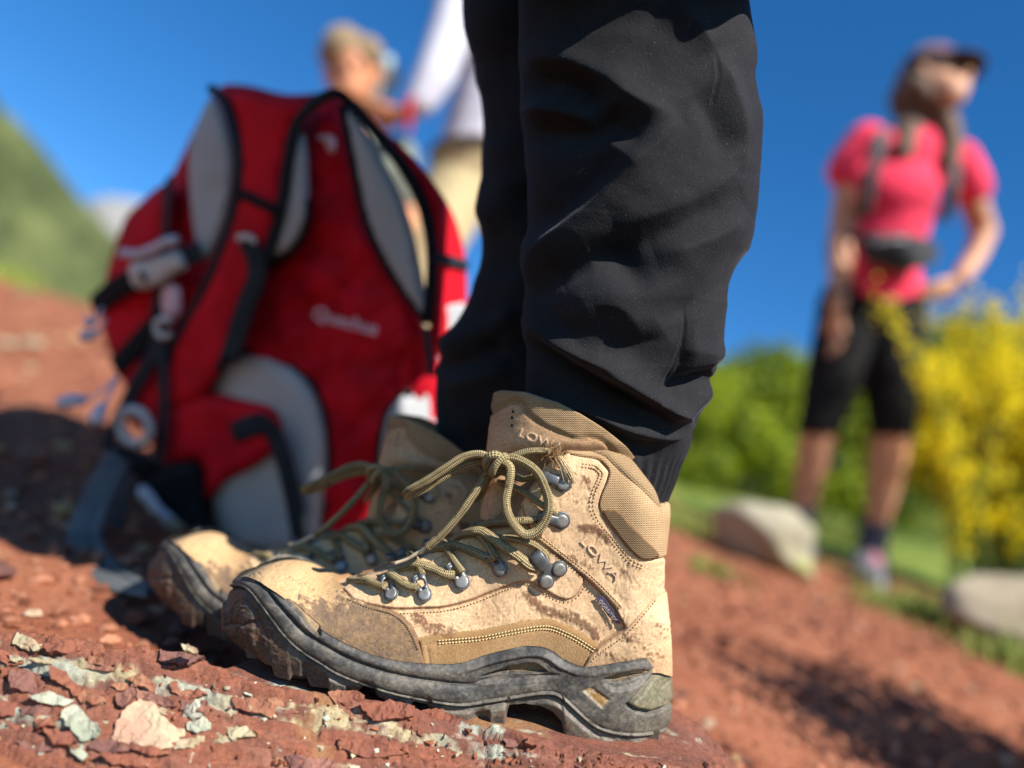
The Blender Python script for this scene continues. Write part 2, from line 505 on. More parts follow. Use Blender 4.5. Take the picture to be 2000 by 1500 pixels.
def leather_col(u, v, base=LEA, base2=LEA2, edge=None, seed=0):
    n1 = fbm(u / 60, v / 60, 0, 4, seed); n2 = fbm(u / 9, v / 9, 0.5, 4, seed + 5); n3 = fbm(u / 3.2, v / 3.2, 0, 2, seed + 9)
    c = lerp(base, base2, np.clip(0.5 + 0.9 * n1, 0, 1))
    c = c * (1 + 0.10 * n2 + 0.07 * n3)[..., None]
    st = np.zeros(np.shape(u))
    for pts, r, a in STAINS:
        st = np.maximum(st, a * blob(u, v, pts, r))
    m = sstep(0.38, 0.60, st * 1.1 + 0.46 * n2 + 0.20 * n3) * sstep(0.04, 0.2, st)
    c = lerp(c, lerp(MUD2, MUD, np.clip(.5 + n1 + n2, 0, 1)), np.clip(m, 0, 1) * .85)
    sp = sstep(0.52, 0.62, fbm(u / 6.5, v / 6.5, 3.3, 3, seed + 21))       # specks of mud
    c = lerp(c, MUD2, sp * 0.7)
    cr = np.abs(fbm(u / 16, v / 34, 7.7, 4, seed + 31))                    # fine creases
    c = c * (1 - 0.16 * np.exp(-(cr / 0.03) ** 2))[..., None]
    if edge is not None:
        c = lerp(c, RAW, np.clip(edge, 0, 1))
    return c

boot = empty('hiking_boot', P(900, 1460, YC))
def upper_patch(name, poly, thick, mat, colf, parent=boot, lo=-2.0, hi=3.5, margin=5.0, hf=None, uvs=100.0, side=None, curve=True):
    pl = catmull(poly, 5, True) if curve else poly
    u, v = UU, UVv
    bb = (u > min(p[0] for p in pl) - 12) & (u < max(p[0] for p in pl) + 12) & (v > min(p[1] for p in pl) - 12) & (v < max(p[1] for p in pl) + 12)
    sd = np.full(u.shape, -99.0)
    sd[bb] = sd_poly(u[bb], v[bb], pl)
    keep = sd > -margin
    if side == 'near': keep[:, keep.shape[1] // 2:] = False
    if side == 'far': keep[:, :keep.shape[1] // 2 + 1] = False
    h = -0.0009 + (thick + 0.0009) * sstep(lo, hi, sd)
    if hf is not None: h = h + hf(u, v, sd)
    V = UV_ + UN_ * h[..., None]
    kf = keep.ravel()[UF].all(1)
    f = UF[kf]
    used = np.unique(f)
    rem = np.full(keep.size, -1); rem[used] = np.arange(len(used))
    uu, vv, ss = u.ravel()[used], v.ravel()[used], sd.ravel()[used]
    return mk(name, V.reshape(-1, 3)[used], rem[f], mat, parent, uv=np.stack([uu / uvs, vv / uvs], 1), col=np.clip(colf(uu, vv, ss), 0, 1))

# base vamp
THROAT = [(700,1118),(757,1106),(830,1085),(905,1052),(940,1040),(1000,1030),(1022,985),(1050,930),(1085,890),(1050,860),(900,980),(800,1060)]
def creases(u, v, amp=0.0004):
    n = fbm(u / 22, v / 30, 1.1, 4, 44)
    return amp * (0.6 * fbm(u / 14, v / 14, 0, 3, 40) - 1.1 * np.exp(-(n / 0.07) ** 2))
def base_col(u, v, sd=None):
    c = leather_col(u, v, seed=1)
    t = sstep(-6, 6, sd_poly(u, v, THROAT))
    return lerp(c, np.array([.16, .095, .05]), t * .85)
Vb = UV_ + UN_ * (creases(UU, UVv) - 0.0010 + .0006 * mud_mask(UU, UVv, 1))[..., None]
# below the sole's rim the leather runs vertically into the sole
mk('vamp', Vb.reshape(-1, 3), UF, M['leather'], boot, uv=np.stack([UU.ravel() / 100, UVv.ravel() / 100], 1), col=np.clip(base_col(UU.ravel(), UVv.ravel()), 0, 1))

TOE_SEAM = [(645,1120),(682,1163),(720,1179),(760,1190),(782,1202),(800,1220),(812,1242),(822,1265),(836,1310)]
def toe_col(u, v, sd):
    c = leather_col(u, v, np.array([.58,.38,.19]), np.array([.47,.29,.14]), seed=2)
    n = fbm(u / 15, v / 12, 0, 5, 61, 0.6); n2 = fbm(u / 5, v / 4, 0, 3, 63)
    amt = sstep(1128, 1235, v + (u - 640) * 0.10) * 0.85 + 0.10
    m = sstep(0.30, 0.60, amt + 0.50 * n + 0.2 * n2)
    scuff = lerp(np.array([.20,.125,.065]), np.array([.125,.08,.055]), np.clip(.5 + 1.2 * n, 0, 1)) * (1 + .3 * n2)[..., None]
    c = lerp(c, scuff, m * .92)
    return lerp(c, RAW * .8, np.exp(-((sd - 1.0) / 2.2) ** 2) * .7)
upper_patch('toe_cap', TOE_SEAM + [(430,1320),(430,1080),(600,1085)], 0.0014, M['leather'], toe_col, hf=lambda u, v, s: 0.6 * creases(u, v), curve=False)

SUEDE_TOP = [(818,1250),(857,1241),(920,1236),(950,1232),(1000,1222),(1050,1214),(1080,1215),(1112,1227),(1137,1240),(1172,1262)]
for _sd_ in ('near', 'far'):
    upper_patch('rand_panel', catmull(SUEDE_TOP, 6).tolist() + [(1150,1330),(1000,1330),(830,1330)], 0.0010, M['suede'],
            lambda u, v, s: lerp(leather_col(u, v, np.array([.37,.225,.105]), np.array([.29,.165,.068]), seed=3), np.array([.22,.12,.045]), np.exp(-((s - 2) / 3.0) ** 2) * .6),
            hf=lambda u, v, s: -0.0006 * np.exp(-((s - 14) / 3.5) ** 2), curve=False, side=_sd_)

EYE_LOW = [(690,1172),(720,1181),(770,1189),(820,1188),(870,1185),(920,1172),(950,1160),(1000,1141),(1025,1136),(1042,1139),(1060,1150),(1085,1165),(1107,1171),(1125,1162),(1137,1143),(1139,1127),(1122,1108)]
upper_patch('eyestay', catmull(EYE_LOW, 6).tolist() + [(1060,1060),(1030,1040),(1000,1040),(962,1050),(917,1044),(880,1066),(820,1092),(760,1112),(700,1128),(668,1150)], 0.0013, M['leather'],
            lambda u, v, s: leather_col(u, v, edge=np.exp(-((s - 0.5) / 2.3) ** 2) * .8, seed=4), hf=lambda u, v, s: 0.7 * creases(u, v), curve=False)
COLLAR_AREA = [(1112,892),(1165,901),(1186,923),(1172,963),(1167,985),(1182,1020),(1220,1066),(1257,1095),(1340,1088),(1340,840),(1095,840)]
QUARTER = [(1042,1050),(1075,1075),(1107,1100),(1140,1125),(1175,1160),(1200,1187),(1222,1228),(1260,1260),(1330,1260),(1330,1000),(1300,960),(1200,860),(1118,862),(1108,885),(1062,915),(1040,950),(1020,985),(1030,1020)]
upper_patch('ankle_quarter', QUARTER, 0.0022, M['leather'], lambda u, v, s: leather_col(u, v, edge=np.exp(-((s - 0.5) / 2.6) ** 2) * .85, seed=5),
            hf=lambda u, v, s: creases(u, v, .0004) * (1 - sstep(-12, 4, sd_poly(u, v, COLLAR_AREA))) - .0016 * sstep(-2, 6, sd_poly(u, v, COLLAR_AREA)) + 0.0005 * fbm(u / 50, v / 40, 0, 2, 71) + .0005 * mud_mask(u, v, 5), curve=False)
COUNTER = [(1330,1148),(1291,1154),(1275,1162),(1250,1192),(1217,1228),(1170,1260),(1150,1280),(1132,1310),(1200,1330),(1330,1330)]
upper_patch('heel_counter', COUNTER, 0.0028, M['leather'], lambda u, v, s: lerp(leather_col(u, v, edge=np.exp(-((s - 0.5) / 2.4) ** 2) * .8, seed=6), np.array([.33,.19,.09]), sstep(1255, 1300, v + 12 * fbm(u / 12, v / 12, 0, 3, 81)) * .6), curve=False,
            hf=lambda u, v, s: creases(u, v, .0003) + .0006 * mud_mask(u, v, 6))
SEAM_C = [(1112,892),(1140,897),(1165,901),(1178,911),(1186,923),(1182,941),(1172,963),(1167,985),(1172,1003),(1182,1020),(1200,1041),(1220,1066),(1240,1087),(1257,1095),(1290,1088)]
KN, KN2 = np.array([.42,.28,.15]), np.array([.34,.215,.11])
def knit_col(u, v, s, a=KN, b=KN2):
    c = lerp(a, b, np.clip(.5 + .8 * fbm(u / 40, v / 40, 0, 3, 91), 0, 1))
    return lerp(c, RAW, np.exp(-((s - 1) / 2.5) ** 2) * .75)
upper_patch('ankle_mesh', catmull(SEAM_C, 5).tolist() + [(1335,1070),(1335,960),(1230,880),(1160,850),(1095,850),(1090,885)], 0.0031, M['knit'], knit_col, curve=False)
RIM = [(1100,888),(1140,893),(1170,903),(1188,918),(1212,940),(1237,962),(1262,990),(1282,1020),(1293,1052)]
upper_patch('collar_rim', catmull(RIM, 5).tolist() + [(1335,1040),(1335,930),(1230,870),(1160,840),(1095,840)], 0.0048, M['knit'],
            lambda u, v, s: knit_col(u, v, s, KN * .72, KN2 * .68), lo=-3, hi=16, curve=False, hf=lambda u, v, s: -.0030 * sstep(1262, 1302, u) * sstep(-3, 16, s))
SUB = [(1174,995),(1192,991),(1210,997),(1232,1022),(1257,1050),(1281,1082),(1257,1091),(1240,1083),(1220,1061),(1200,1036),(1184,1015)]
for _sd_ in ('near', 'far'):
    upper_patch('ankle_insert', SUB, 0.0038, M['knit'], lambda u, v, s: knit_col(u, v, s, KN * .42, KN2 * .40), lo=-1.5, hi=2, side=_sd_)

BVH_U = BVHTree.FromPolygons([Vector(v) for v in (UV_ + UN_ * 0.0022).reshape(-1, 3)], UF.tolist())
def hit(u, v, lift=0.0, bvh=None):
    d = P(u, v, 1.0).normalized()
    loc, nor, _, _ = (bvh or BVH_U).ray_cast(Vector((0, 0, 0)), d)
    if loc is None: return None, None
    if nor.dot(d) > 0: nor = -nor
    return loc + nor * lift, nor

# ---- sole
def build_sole():
    sk = [0, .0035, .011, .022, .038, .062, .090, .120, .150, .180, .210, .240, .262, .2795, .2915, LEN]
    wk = [0, .0165, .0270, .0360, .0425, .0478, .0500, .0490, .0452, .0412, .0388, .0386, .0372, .0315, .0200, 0]
    loop = [(XT + a, YC - b) for a, b in zip(sk, wk)] + [(XT + a, YC + b) for a, b in list(zip(sk, wk))[::-1][1:-1]]
    c = catmull(loop, 60, True); c = np.vstack([c, c[:1]])
    c = resample(c, .00082)[:-1]
    if len(c) % 2: c = resample(np.vstack([c, c[:1]]), .000821)[:-1]
    X, Y = c[:, 0], c[:, 1]
    n = len(X)
    # outward normals in plan
    tx, ty = np.roll(X, -1) - np.roll(X, 1), np.roll(Y, -1) - np.roll(Y, 1)
    l = np.hypot(tx, ty) + 1e-9
    nx_, ny_ = ty / l, -tx / l
    cx = (XT + XH) / 2
    sgn = np.sign(nx_ * (X - cx) + ny_ * (Y - YC)); 
    sg = 1 if np.mean(sgn) > 0 else -1
    nx_, ny_ = nx_ * sg, ny_ * sg
    rows = 84
    r = np.linspace(0, 1, rows)
    s_ = X - XT
    toe = np.exp(-(s_ / .030) ** 2); heel = np.exp(-((LEN - s_) / .02) ** 2)
    ins_top = .0012 + .0125 * toe + .0006 * heel
    ins_bot = .004 + .011 * toe + .003 * heel
    prof = lambda rr: ins_top[:, None] * np.clip(1 - rr / .45, 0, 1)[None] ** 1.6 + ins_bot[:, None] * np.clip((rr - .62) / .38, 0, 1)[None] ** 1.7
    ins = prof(r)
    ztop, zbot = zm(X)[:, None], zo(X)[:, None]
    Z = ztop + (zbot - ztop) * r[None]
    V = np.stack([X[:, None] - nx_[:, None] * ins, Y[:, None] - ny_[:, None] * ins, Z], -1)
    N = np.stack([np.repeat(nx_[:, None], rows, 1), np.repeat(ny_[:, None], rows, 1), np.zeros((n, rows))], -1)
    mir = V.copy(); fr = mir[..., 1] > YC; mir[..., 1] = np.where(fr, 2 * YC - mir[..., 1], mir[..., 1])
    u, v = proj(mir)
    return V, N, u, v, r, s_
SV, SN, SU, SVv, SR, SS = build_sole()
Gl = catmull(GROOVE, 4)
CREASE = catmull([(480,1128),(514,1142),(544,1176),(560,1196),(592,1232),(630,1256),(680,1284),(720,1300),(770,1315),(820,1325),(882,1334),(935,1339)], 4)
HOLE1 = catmull([(940,1323),(982,1308),(1020,1298),(1042,1297),(1058,1305),(1066,1315),(1025,1318),(987,1317)], 5, True)
CH1 = catmull([(930,1337),(945,1322),(990,1311),(1040,1314),(1068,1314),(1094,1317),(1088,1324),(1062,1331),(1000,1336)], 4, True)
HOLE2 = catmull([(1181,1328),(1200,1320),(1237,1312),(1268,1311),(1260,1320),(1225,1332),(1205,1335),(1190,1332)], 5, True)
CH2 = catmull([(1179,1329),(1222,1325),(1269,1313),(1258,1336),(1225,1351),(1200,1353),(1186,1345)], 4, True)
SLOT = catmull([(559,1169),(580,1172),(600,1187),(616,1209),(627,1234),(622,1240),(601,1221),(588,1202),(568,1182)], 5, True)
POD = [(1300,1293),(1312,1290),(1335,1300),(1335,1352),(1302,1380),(1270,1391),(1240,1386),(1226,1376),(1250,1355),(1285,1313)]
DIA = [(1137,1350),(1157,1341),(1193,1368),(1177,1385)]
DARKBAR = catmull([(1275,1300),(1284,1308),(1256,1340),(1222,1372)], 5)

def sole_relief():
    u, v = SU.ravel(), SVv.ravel()
    dG, sG, _ = d_line(u, v, Gl); below = sG * 1.0
    # travel left->right with v down: positive side = below
    vG = np.interp(u, Gl[:, 0], Gl[:, 1]); below = v > vG
    vT = np.interp(u, [p[0] for p in MID_TOP], [p[1] for p in MID_TOP])
    vC = np.interp(u, CREASE[:, 0], CREASE[:, 1])
    dC, _, _ = d_line(u, v, CREASE)
    dT, _, _ = d_line(u, v, catmull(MID_TOP, 3))
    h = np.zeros_like(u)
    fade = 1 - sstep(880, 960, u)
    up = (~below)
    fL = dC / (dC + dG + 1e-6)
    low_band = up & (v > vC)
    h += np.where(low_band, .0026 * np.sin(np.pi * np.clip(fL, 0, 1)) ** .8, 0) * fade
    fU = dC / (dC + dT + 1e-6)
    h += np.where(up & (v <= vC), .0022 * np.sin(np.pi * np.clip(fU, 0, 1)) ** .8, 0) * fade
    h -= .0012 * np.exp(-(dC / 3.2) ** 2) * fade
    # rim chamfer along the top in the mid and heel
    h += (1 - fade) * (1 - .6 * sstep(1080, 1140, u)) * (-.0022 * (1 - sstep(0, 13, dT)) + .0006 * np.exp(-((dT - 15) / 3) ** 2) - .0012 * sstep(17, 21, dT) * (1 - sstep(60, 80, dT)))
    h -= .0016 * np.exp(-(dG / 2.6) ** 2)
    dv = vG - v
    h -= .0007 * np.exp(-((dG - 9) / 2.0) ** 2) * up
    h += .0010 * np.exp(-((dG - 5) / 2.2) ** 2) * up
    # outsole blocks
    blk = vnoise(u / 26, np.zeros_like(u), 0, 5)
    h += np.where(below, -.0012 + (.0022 * sstep(6, 14, dG) * sstep(-.35, -.15, blk) - .0022 * sstep(10, 20, dG) * sstep(.15, .35, -blk)) * (.25 + .75 * sstep(520, 640, u)), 0)
    h += np.where(below & (u < 540), .0006 * fbm(u / 9, v / 5, 0, 3, 3), 0)
    tan = np.zeros_like(u)
    for H, dep in ((HOLE1, .0055), (HOLE2, .0055), (SLOT, .0045)):
        sd = sd_poly(u, v, H)
        h -= dep * sstep(-1.5, 2.5, sd); tan = np.maximum(tan, sstep(0, 2.5, sd))
    for H in (CH1, CH2):
        sd = sd_poly(u, v, H); h -= .0022 * sstep(-1, 9, sd)
    sp = sd_poly(u, v, POD)
    h += -.0022 * np.exp(-(sp / 2.6) ** 2) + .0012 * sstep(0, 8, sp)
    dcr, _, _ = d_line(u, v, [(1226,1378),(1245,1388),(1270,1393),(1295,1385)])
    h -= .0030 * np.exp(-(dcr / 3.0) ** 2)
    dcv, _, _ = d_line(u, v, catmull([(1314,1322),(1298,1336),(1286,1352),(1286,1362)], 4)); h -= .0010 * np.exp(-(dcv / 2.4) ** 2)
    sdd = sd_poly(u, v, DIA); h -= .0011 * sstep(-1, 2, sdd)
    # toe front plate arcs
    da, _, _ = d_line(u, v, catmull([(446,1220),(450,1192),(462,1175),(480,1176),(494,1195),(500,1212)], 4))
    h -= .0010 * np.exp(-(da / 3) ** 2)
    da, _, _ = d_line(u, v, [(440,1222),(470,1222),(500,1214),(520,1245)]); h -= .0013 * np.exp(-(da / 3.5) ** 2)
    h += .00035 * fbm(u / 14, v / 14, 0, 4, 12) + .00012 * fbm(u / 3, v / 3, 0, 2, 13)
    # colours
    n1 = fbm(u / 40, v / 28, 0, 4, 21); n2 = fbm(u / 8, v / 6, 0, 4, 22); n3 = fbm(u / 2.6, v / 2.6, 0, 2, 24)
    rub = np.array([.030, .029, .028]); dust = np.array([.190, .158, .112]); brown = np.array([.10, .066, .042]); grey = np.array([.135, .132, .125])
    c = lerp(rub, grey, np.clip(.32 + .7 * n1, 0, 1) * .35)
    dd = .42 + .55 * n1 + .45 * n2 + .25 * n3
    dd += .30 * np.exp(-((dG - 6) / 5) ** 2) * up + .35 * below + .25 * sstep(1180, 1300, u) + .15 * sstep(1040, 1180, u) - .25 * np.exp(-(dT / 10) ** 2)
    c = lerp(c, dust, sstep(-.05, 1.15, dd) * .62)
    tb = (u < 560) & below
    c = np.where(tb[:, None], lerp(np.array([.060,.048,.040]), brown, np.clip(.4 + n2 + .5 * n3, 0, 1)), c)
    # reddish soil on the lugs, more towards their undersides
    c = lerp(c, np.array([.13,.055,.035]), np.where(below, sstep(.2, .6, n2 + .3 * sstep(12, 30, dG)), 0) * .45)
    scr = np.exp(-(np.abs(fbm(u / 50 + v / 9, v / 60 - u / 300, 2, 3, 29)) / .02) ** 2) * sstep(.1, .4, n1)
    c = lerp(c, np.array([.30,.26,.20]), scr * .35)
    c = lerp(c, np.array([.24,.15,.065]) , np.clip(tan, 0, 1) * .9)
    pod = np.array([.115,.108,.060])
    c = lerp(c, lerp(pod, np.array([.20,.17,.105]), np.clip(.4 + n2, 0, 1)), sstep(0, 2, sp) * .95)
    c = lerp(c, lerp(np.array([.26,.15,.05]), np.array([.42,.32,.19]), sstep(.0, .3, n2)), sstep(0, 2, sdd))
    c = lerp(c, np.array([.22,.20,.17]), np.exp(-((sdd) / 1.2) ** 2) * .5)
    return h.reshape(SU.shape), np.clip(c, 0, 1)
SH, SCOL = sole_relief()
SVd = SV + SN * SH[..., None]
n_, r_ = SV.shape[:2]
sf = grid_faces(n_, r_, wrap_u=True)
vsplit = np.interp(SU, Gl[:, 0], Gl[:, 1])
isout = (SVv > vsplit)
fo = isout.ravel()[sf].mean(1) > 0.5
# orientation
a_, b_, c_ = SVd.reshape(-1, 3)[sf[4000, 0]], SVd.reshape(-1, 3)[sf[4000, 1]], SVd.reshape(-1, 3)[sf[4000, 3]]
if np.dot(np.cross(b_ - a_, c_ - a_), SN.reshape(-1, 3)[sf[4000, 0]]) < 0: sf = sf[:, ::-1]
uvS = np.stack([SU.ravel() / 100, SVv.ravel() / 100], 1)
def sub(name, mask, mat, parent):
    f = sf[mask]; used = np.unique(f); rem = np.full(n_ * r_, -1); rem[used] = np.arange(len(used))
    return mk(name, SVd.reshape(-1, 3)[used], rem[f], mat, parent, uv=uvS[used], col=SCOL[used])
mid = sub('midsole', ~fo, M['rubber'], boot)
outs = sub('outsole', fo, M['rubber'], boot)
# tread underside: domed plate joined to the wall's lower edge, with cross lugs as separate pieces
def tread():
    bot = SVd[:, -1]
    half = n_ // 2 + 1
    nearI = np.arange(0, half); farI = (-nearI) % n_
    rows = 9
    V = []
    for k in range(rows):
        t = k / (rows - 1)
        q = bot[nearI] * (1 - t) + bot[farI] * t
        q = q.copy(); q[:, 2] += .006 * (1 - abs(2 * t - 1) ** 4)
        V.append(q)
    V = np.stack(V, 1)
    return V.reshape(-1, 3), grid_faces(V.shape[0], rows, flip=True)
tv, tf = tread()
mk('tread_plate', tv, tf, M['rubber'], boot, uv=tv[:, :2] * 10, col=np.tile(np.array([.06,.045,.035]), (len(tv), 1)))
for (ua, ub, dz) in ((470, 520, 1296), (540, 600, 1338), (640, 702, 1352), (740, 800, 1378), (852, 915, 1414), (948, 986, 1418), (1108, 1155, 1452), (1182, 1214, 1458), (1240, 1290, 1455)):
    for q in range(-1, 2):
        xa, za = side_xz(ua, dz); xb, zb_ = side_xz(ub, dz + (ub - ua) * .08)
        ww = float(Ws((xa + xb) / 2))
        yc = YC + q * ww * .56 + (0.001 if q else 0)
        wy = ww * .20
        v8 = []
        for zz in (0.0035, -.0035):
            g = 1.0 if zz > 0 else .82
            for (xx, yy) in ((xa, -wy), (xb, -wy * .7), (xb, wy), (xa, wy * .7)):
                mx = (xa + xb) / 2
                v8.append((mx + (xx - mx) * g, yc + yy * g, (za + zb_) / 2 + zz + .003 + (mx - xx) * .08))
        f6 = [(3,2,1,0),(4,5,6,7),(0,1,5,4),(1,2,6,5),(2,3,7,6),(3,0,4,7)]
        mk('lug', v8, f6, M['rubber'], outs, smooth=False, col=np.tile(np.array([.07,.055,.042]), (8, 1)))

# ---- stitching
def stitches(line, name='stitching', mat=None, step=6.5, ln=4.2, rad=0.00045, off=0.0, parent=boot, lift=0.0011):
    L = resample(catmull(line, 6), step)
    mb = MB()
    t = np.gradient(L, axis=0); t /= np.linalg.norm(t, axis=1, keepdims=True)
    L = L + np.stack([-t[:, 1], t[:, 0]], 1) * off
    for p, d in zip(L, t):
        a, na = hit(p[0] - d[0] * ln / 2, p[1] - d[1] * ln / 2, lift)
        b, nb = hit(p[0] + d[0] * ln / 2, p[1] + d[1] * ln / 2, lift)
        if a is None or b is None or (a - b).length > .006: continue
        m = (a + b) / 2 + na * rad * .8
        V, f, uv = tube_data([a - na * rad, m, b - nb * rad], rad, 5)
        mb.add(V, f)
    return mb.build(name, mat or M['thread_tan'], parent) if mb.v else None
stitches(SUEDE_TOP[1:], off=11, mat=M['thread'], lift=-.0011)
stitches(SUEDE_TOP[1:], off=17, mat=M['thread'], lift=-.0011)
stitches([(1049,1063),(1075,1083),(1107,1108),(1140,1134),(1175,1168),(1200,1195)], off=-12, lift=.0002)
stitches([(1049,1063),(1075,1083),(1107,1108),(1140,1134),(1175,1168),(1200,1195)], off=-17, lift=.0002)
stitches(SEAM_C[1:-1], off=9, lift=.0002); stitches(SEAM_C[1:-1], off=15, lift=.0002)
stitches(EYE_LOW[2:-2], off=8, lift=-.0031); stitches([(1272,1168),(1250,1195),(1217,1233),(1172,1264),(1150,1284)], off=-8, lift=.0007)
stitches(TOE_SEAM[1:-1], off=7, step=5.5, ln=3.2, mat=plain('thread_dark', (.12,.07,.035), .9), lift=-.0007)
stitches([(695,1140),(757,1124),(830,1100),(915,1060)], off=0, lift=-.0008)

# ---- tongue: padded half sleeve in front of the shin
def build_tongue():
    cx, a, b = (1122 - 1000) / F * YC, .0525, .0365
    nphi, nz = 150, 70
    phi = np.linspace(-math.radians(150), math.radians(150), nphi)
    pk = np.radians([0, 25, 50, 75, 90, 105, 125, 150])
    vk = np.array([766, 762, 765, 785, 806, 832, 872, 935.])
    vtop = np.interp(np.abs(phi), pk, vk)
    X = cx - a * np.cos(phi); Y = YC - b * np.sin(phi)
    Yn = np.minimum(Y, 2 * YC - Y)
    ztop = (750 - vtop) / F * Yn
    ztop = np.where(np.abs(phi) < .5, (750 - vtop) / F * Yn, ztop)
    zbot = np.full(nphi, (750 - 1010) / F * YC)
    r = np.linspace(0, 1, nz)
    Z = zbot[:, None] + (ztop - zbot)[:, None] * np.sin(np.minimum(r, 1) * np.pi / 2)[None] ** .9
    e = 1 - r
    pad = .0035 * np.sqrt(np.clip(1 - (np.clip(.16 - e, 0, None) / .16) ** 2, 0, 1)) - .0035
    lean = .010 * (1 - r) ** 1.3           # sleeve leans forward toward its foot
    rad = 1 + (pad[None] / .047)
    Xg = cx + (X - cx)[:, None] * rad - (lean[None] * np.cos(phi)[:, None])
    zq = Z * F / -.52 + 750
    tuck = 1 - .36 * sstep(858, 915, zq) * sstep(.35, .9, np.abs(phi))[:, None]
    Yg = YC + (Y - YC)[:, None] * rad * tuck
    V = np.stack([Xg, Yg, Z], -1)
    N = np.stack([-np.cos(phi)[:, None] * np.ones(nz), -np.sin(phi)[:, None] * np.ones(nz), np.zeros((nphi, nz))], -1)
    mir = V.copy(); mir[..., 1] = np.minimum(mir[..., 1], 2 * YC - mir[..., 1])
    u, v = proj(mir)
    return V, N, u, v
TV, TN, TU, TVv = build_tongue()
PATCH = catmull([(960,812),(985,796),(1005,787),(1020,792),(1030,810),(1050,827),(1075,842),(1107,855),(1125,860),(1150,857),(1170,862),(1187,877),(1200,910)], 5).tolist() + [(1180,1040),(930,1040),(930,830)]
sdP = sd_poly(TU, TVv, PATCH)
hT = .0012 * sstep(-1.5, 2.0, sdP) + .0020 * sstep(0, -14, sdP) * (sdP < 0)
hT += .0004 * fbm(TU / 18, TVv / 18, 0, 3, 5)
TVd = TV + TN * hT[..., None]
tfc = grid_faces(*TV.shape[:2])
a_, b_, c_ = (TVd.reshape(-1, 3)[tfc[3000, k]] for k in (0, 1, 3))
if np.dot(np.cross(b_ - a_, c_ - a_), TN.reshape(-1, 3)[tfc[3000, 0]]) < 0: tfc = tfc[:, ::-1]
isP = (sdP > -1).ravel()[tfc].mean(1) > .5
tu, tv_, ts = TU.ravel(), TVv.ravel(), sdP.ravel()
colP = leather_col(tu, tv_, np.array([.52,.325,.185]), np.array([.42,.25,.13]), edge=np.exp(-((ts - 1) / 2.4) ** 2) * .75, seed=8)
colK = knit_col(tu, tv_, -ts + 6, KN * .80, KN2 * .75)
topd = np.repeat(np.linspace(0, 1, TV.shape[1])[None], TV.shape[0], 0).ravel()
colK = lerp(colK, np.array([.075,.075,.09]), sstep(.955, .985, topd))
tongue = None
for nm, mk_, ma, cc in (('tongue', ~isP, M['knit'], colK), ('tongue_patch', isP, M['leather'], colP)):
    f = tfc[mk_]; used = np.unique(f); rem = np.full(len(tu), -1); rem[used] = np.arange(len(used))
    o = mk(nm, TVd.reshape(-1, 3)[used], rem[f], ma, tongue or boot, uv=np.stack([tu / 100, tv_ / 100], 1)[used], col=np.clip(cc[used], 0, 1))
    tongue = tongue or o
BVH_T = BVHTree.FromPolygons([Vector(v) for v in TVd.reshape(-1, 3)], tfc.tolist())
for (hu, hv) in ((1002, 804), (1000, 816), (1000, 831)):
    p, n = hit(hu, hv, .0001, BVH_T)
    q = n.to_track_quat('Z', 'Y')
    vs = [(0, 0, .0003)] + [tuple(.0011 * np.array([math.cos(t), math.sin(t), 0])) for t in np.linspace(0, 2 * math.pi, 10, endpoint=False)]
    mk('punch_hole_disc', [p + q @ Vector(x) for x in vs], [(0, 1 + k, 1 + (k + 1) % 10) for k in range(10)], plain('hole_dark', (.02,.012,.008), .9), tongue)  # near-black disc laid on the leather gives each hole its dark

# ---- embossed lettering
def wrap_text(name, txt, a, b, height, mat, parent, bvh, lift, ext=0.0006, bold=0.012, spacing=1.0, part='lettering'):
    """text whose baseline runs from pixel a to pixel b, pressed on to the surface"""
    cu = bpy.data.curves.new(name, 'FONT'); cu.body = txt; cu.size = 1.0; cu.extrude = 0.0; cu.offset = bold; cu.space_character = spacing
    cu.resolution_u = 3
    to = bpy.data.objects.new('tmp', cu); COL.objects.link(to)
    dg = bpy.context.evaluated_depsgraph_get()
    me = bpy.data.meshes.new_from_object(to.evaluated_get(dg))
    bpy.data.objects.remove(to)
    bm = bmesh.new(); bm.from_mesh(me)
    bmesh.ops.triangulate(bm, faces=bm.faces[:])
    bmesh.ops.subdivide_edges(bm, edges=bm.edges[:], cuts=1)
    co = np.array([v.co[:] for v in bm.verts])
    w = co[:, 0].max() - co[:, 0].min(); x0 = co[:, 0].min()
    ax = np.array(b, float) - np.array(a, float); ln = np.linalg.norm(ax); ax /= ln
    upv = np.array([ax[1], -ax[0]])
    back = []
    nv = len(bm.verts)
    top, bot, ok = [], [], True
    for q in co:
        px = np.array(a) + ax * ((q[0] - x0) / w * ln) + upv * q[1] * height
        p, n = hit(px[0], px[1], 0, bvh)
        if p is None: p, n = top[-1] if top else (P(px[0], px[1], .5), Vector((0, -1, 0))), Vector((0, -1, 0)); p = p if isinstance(p, Vector) else p[0]
        top.append(p + n * (lift + ext)); bot.append(p + n * (lift - ext))
    fs = [[v.index for v in f.verts] for f in bm.faces]
    bnd = [(e.verts[0].index, e.verts[1].index) for e in bm.edges if len(e.link_faces) == 1]
    faces = fs + [[nv + i for i in f[::-1]] for f in fs] + [[i, j, nv + j, nv + i] for i, j in bnd]
    bm.free(); bpy.data.meshes.remove(me)
    return mk(part, [tuple(p) for p in top + bot], faces, mat, parent, smooth=False)
EMB = plain('embossed_thread', (.66,.46,.30), .8)
wrap_text('l', 'LOWA', (1133,1058), (1203,1134), 21, EMB, boot, None, .0003, .0006, bold=.0)
wrap_text('l', 'LOWA', (1013,852), (1096,884), 24, EMB, tongue, BVH_T, .0001, .0006, bold=.0)

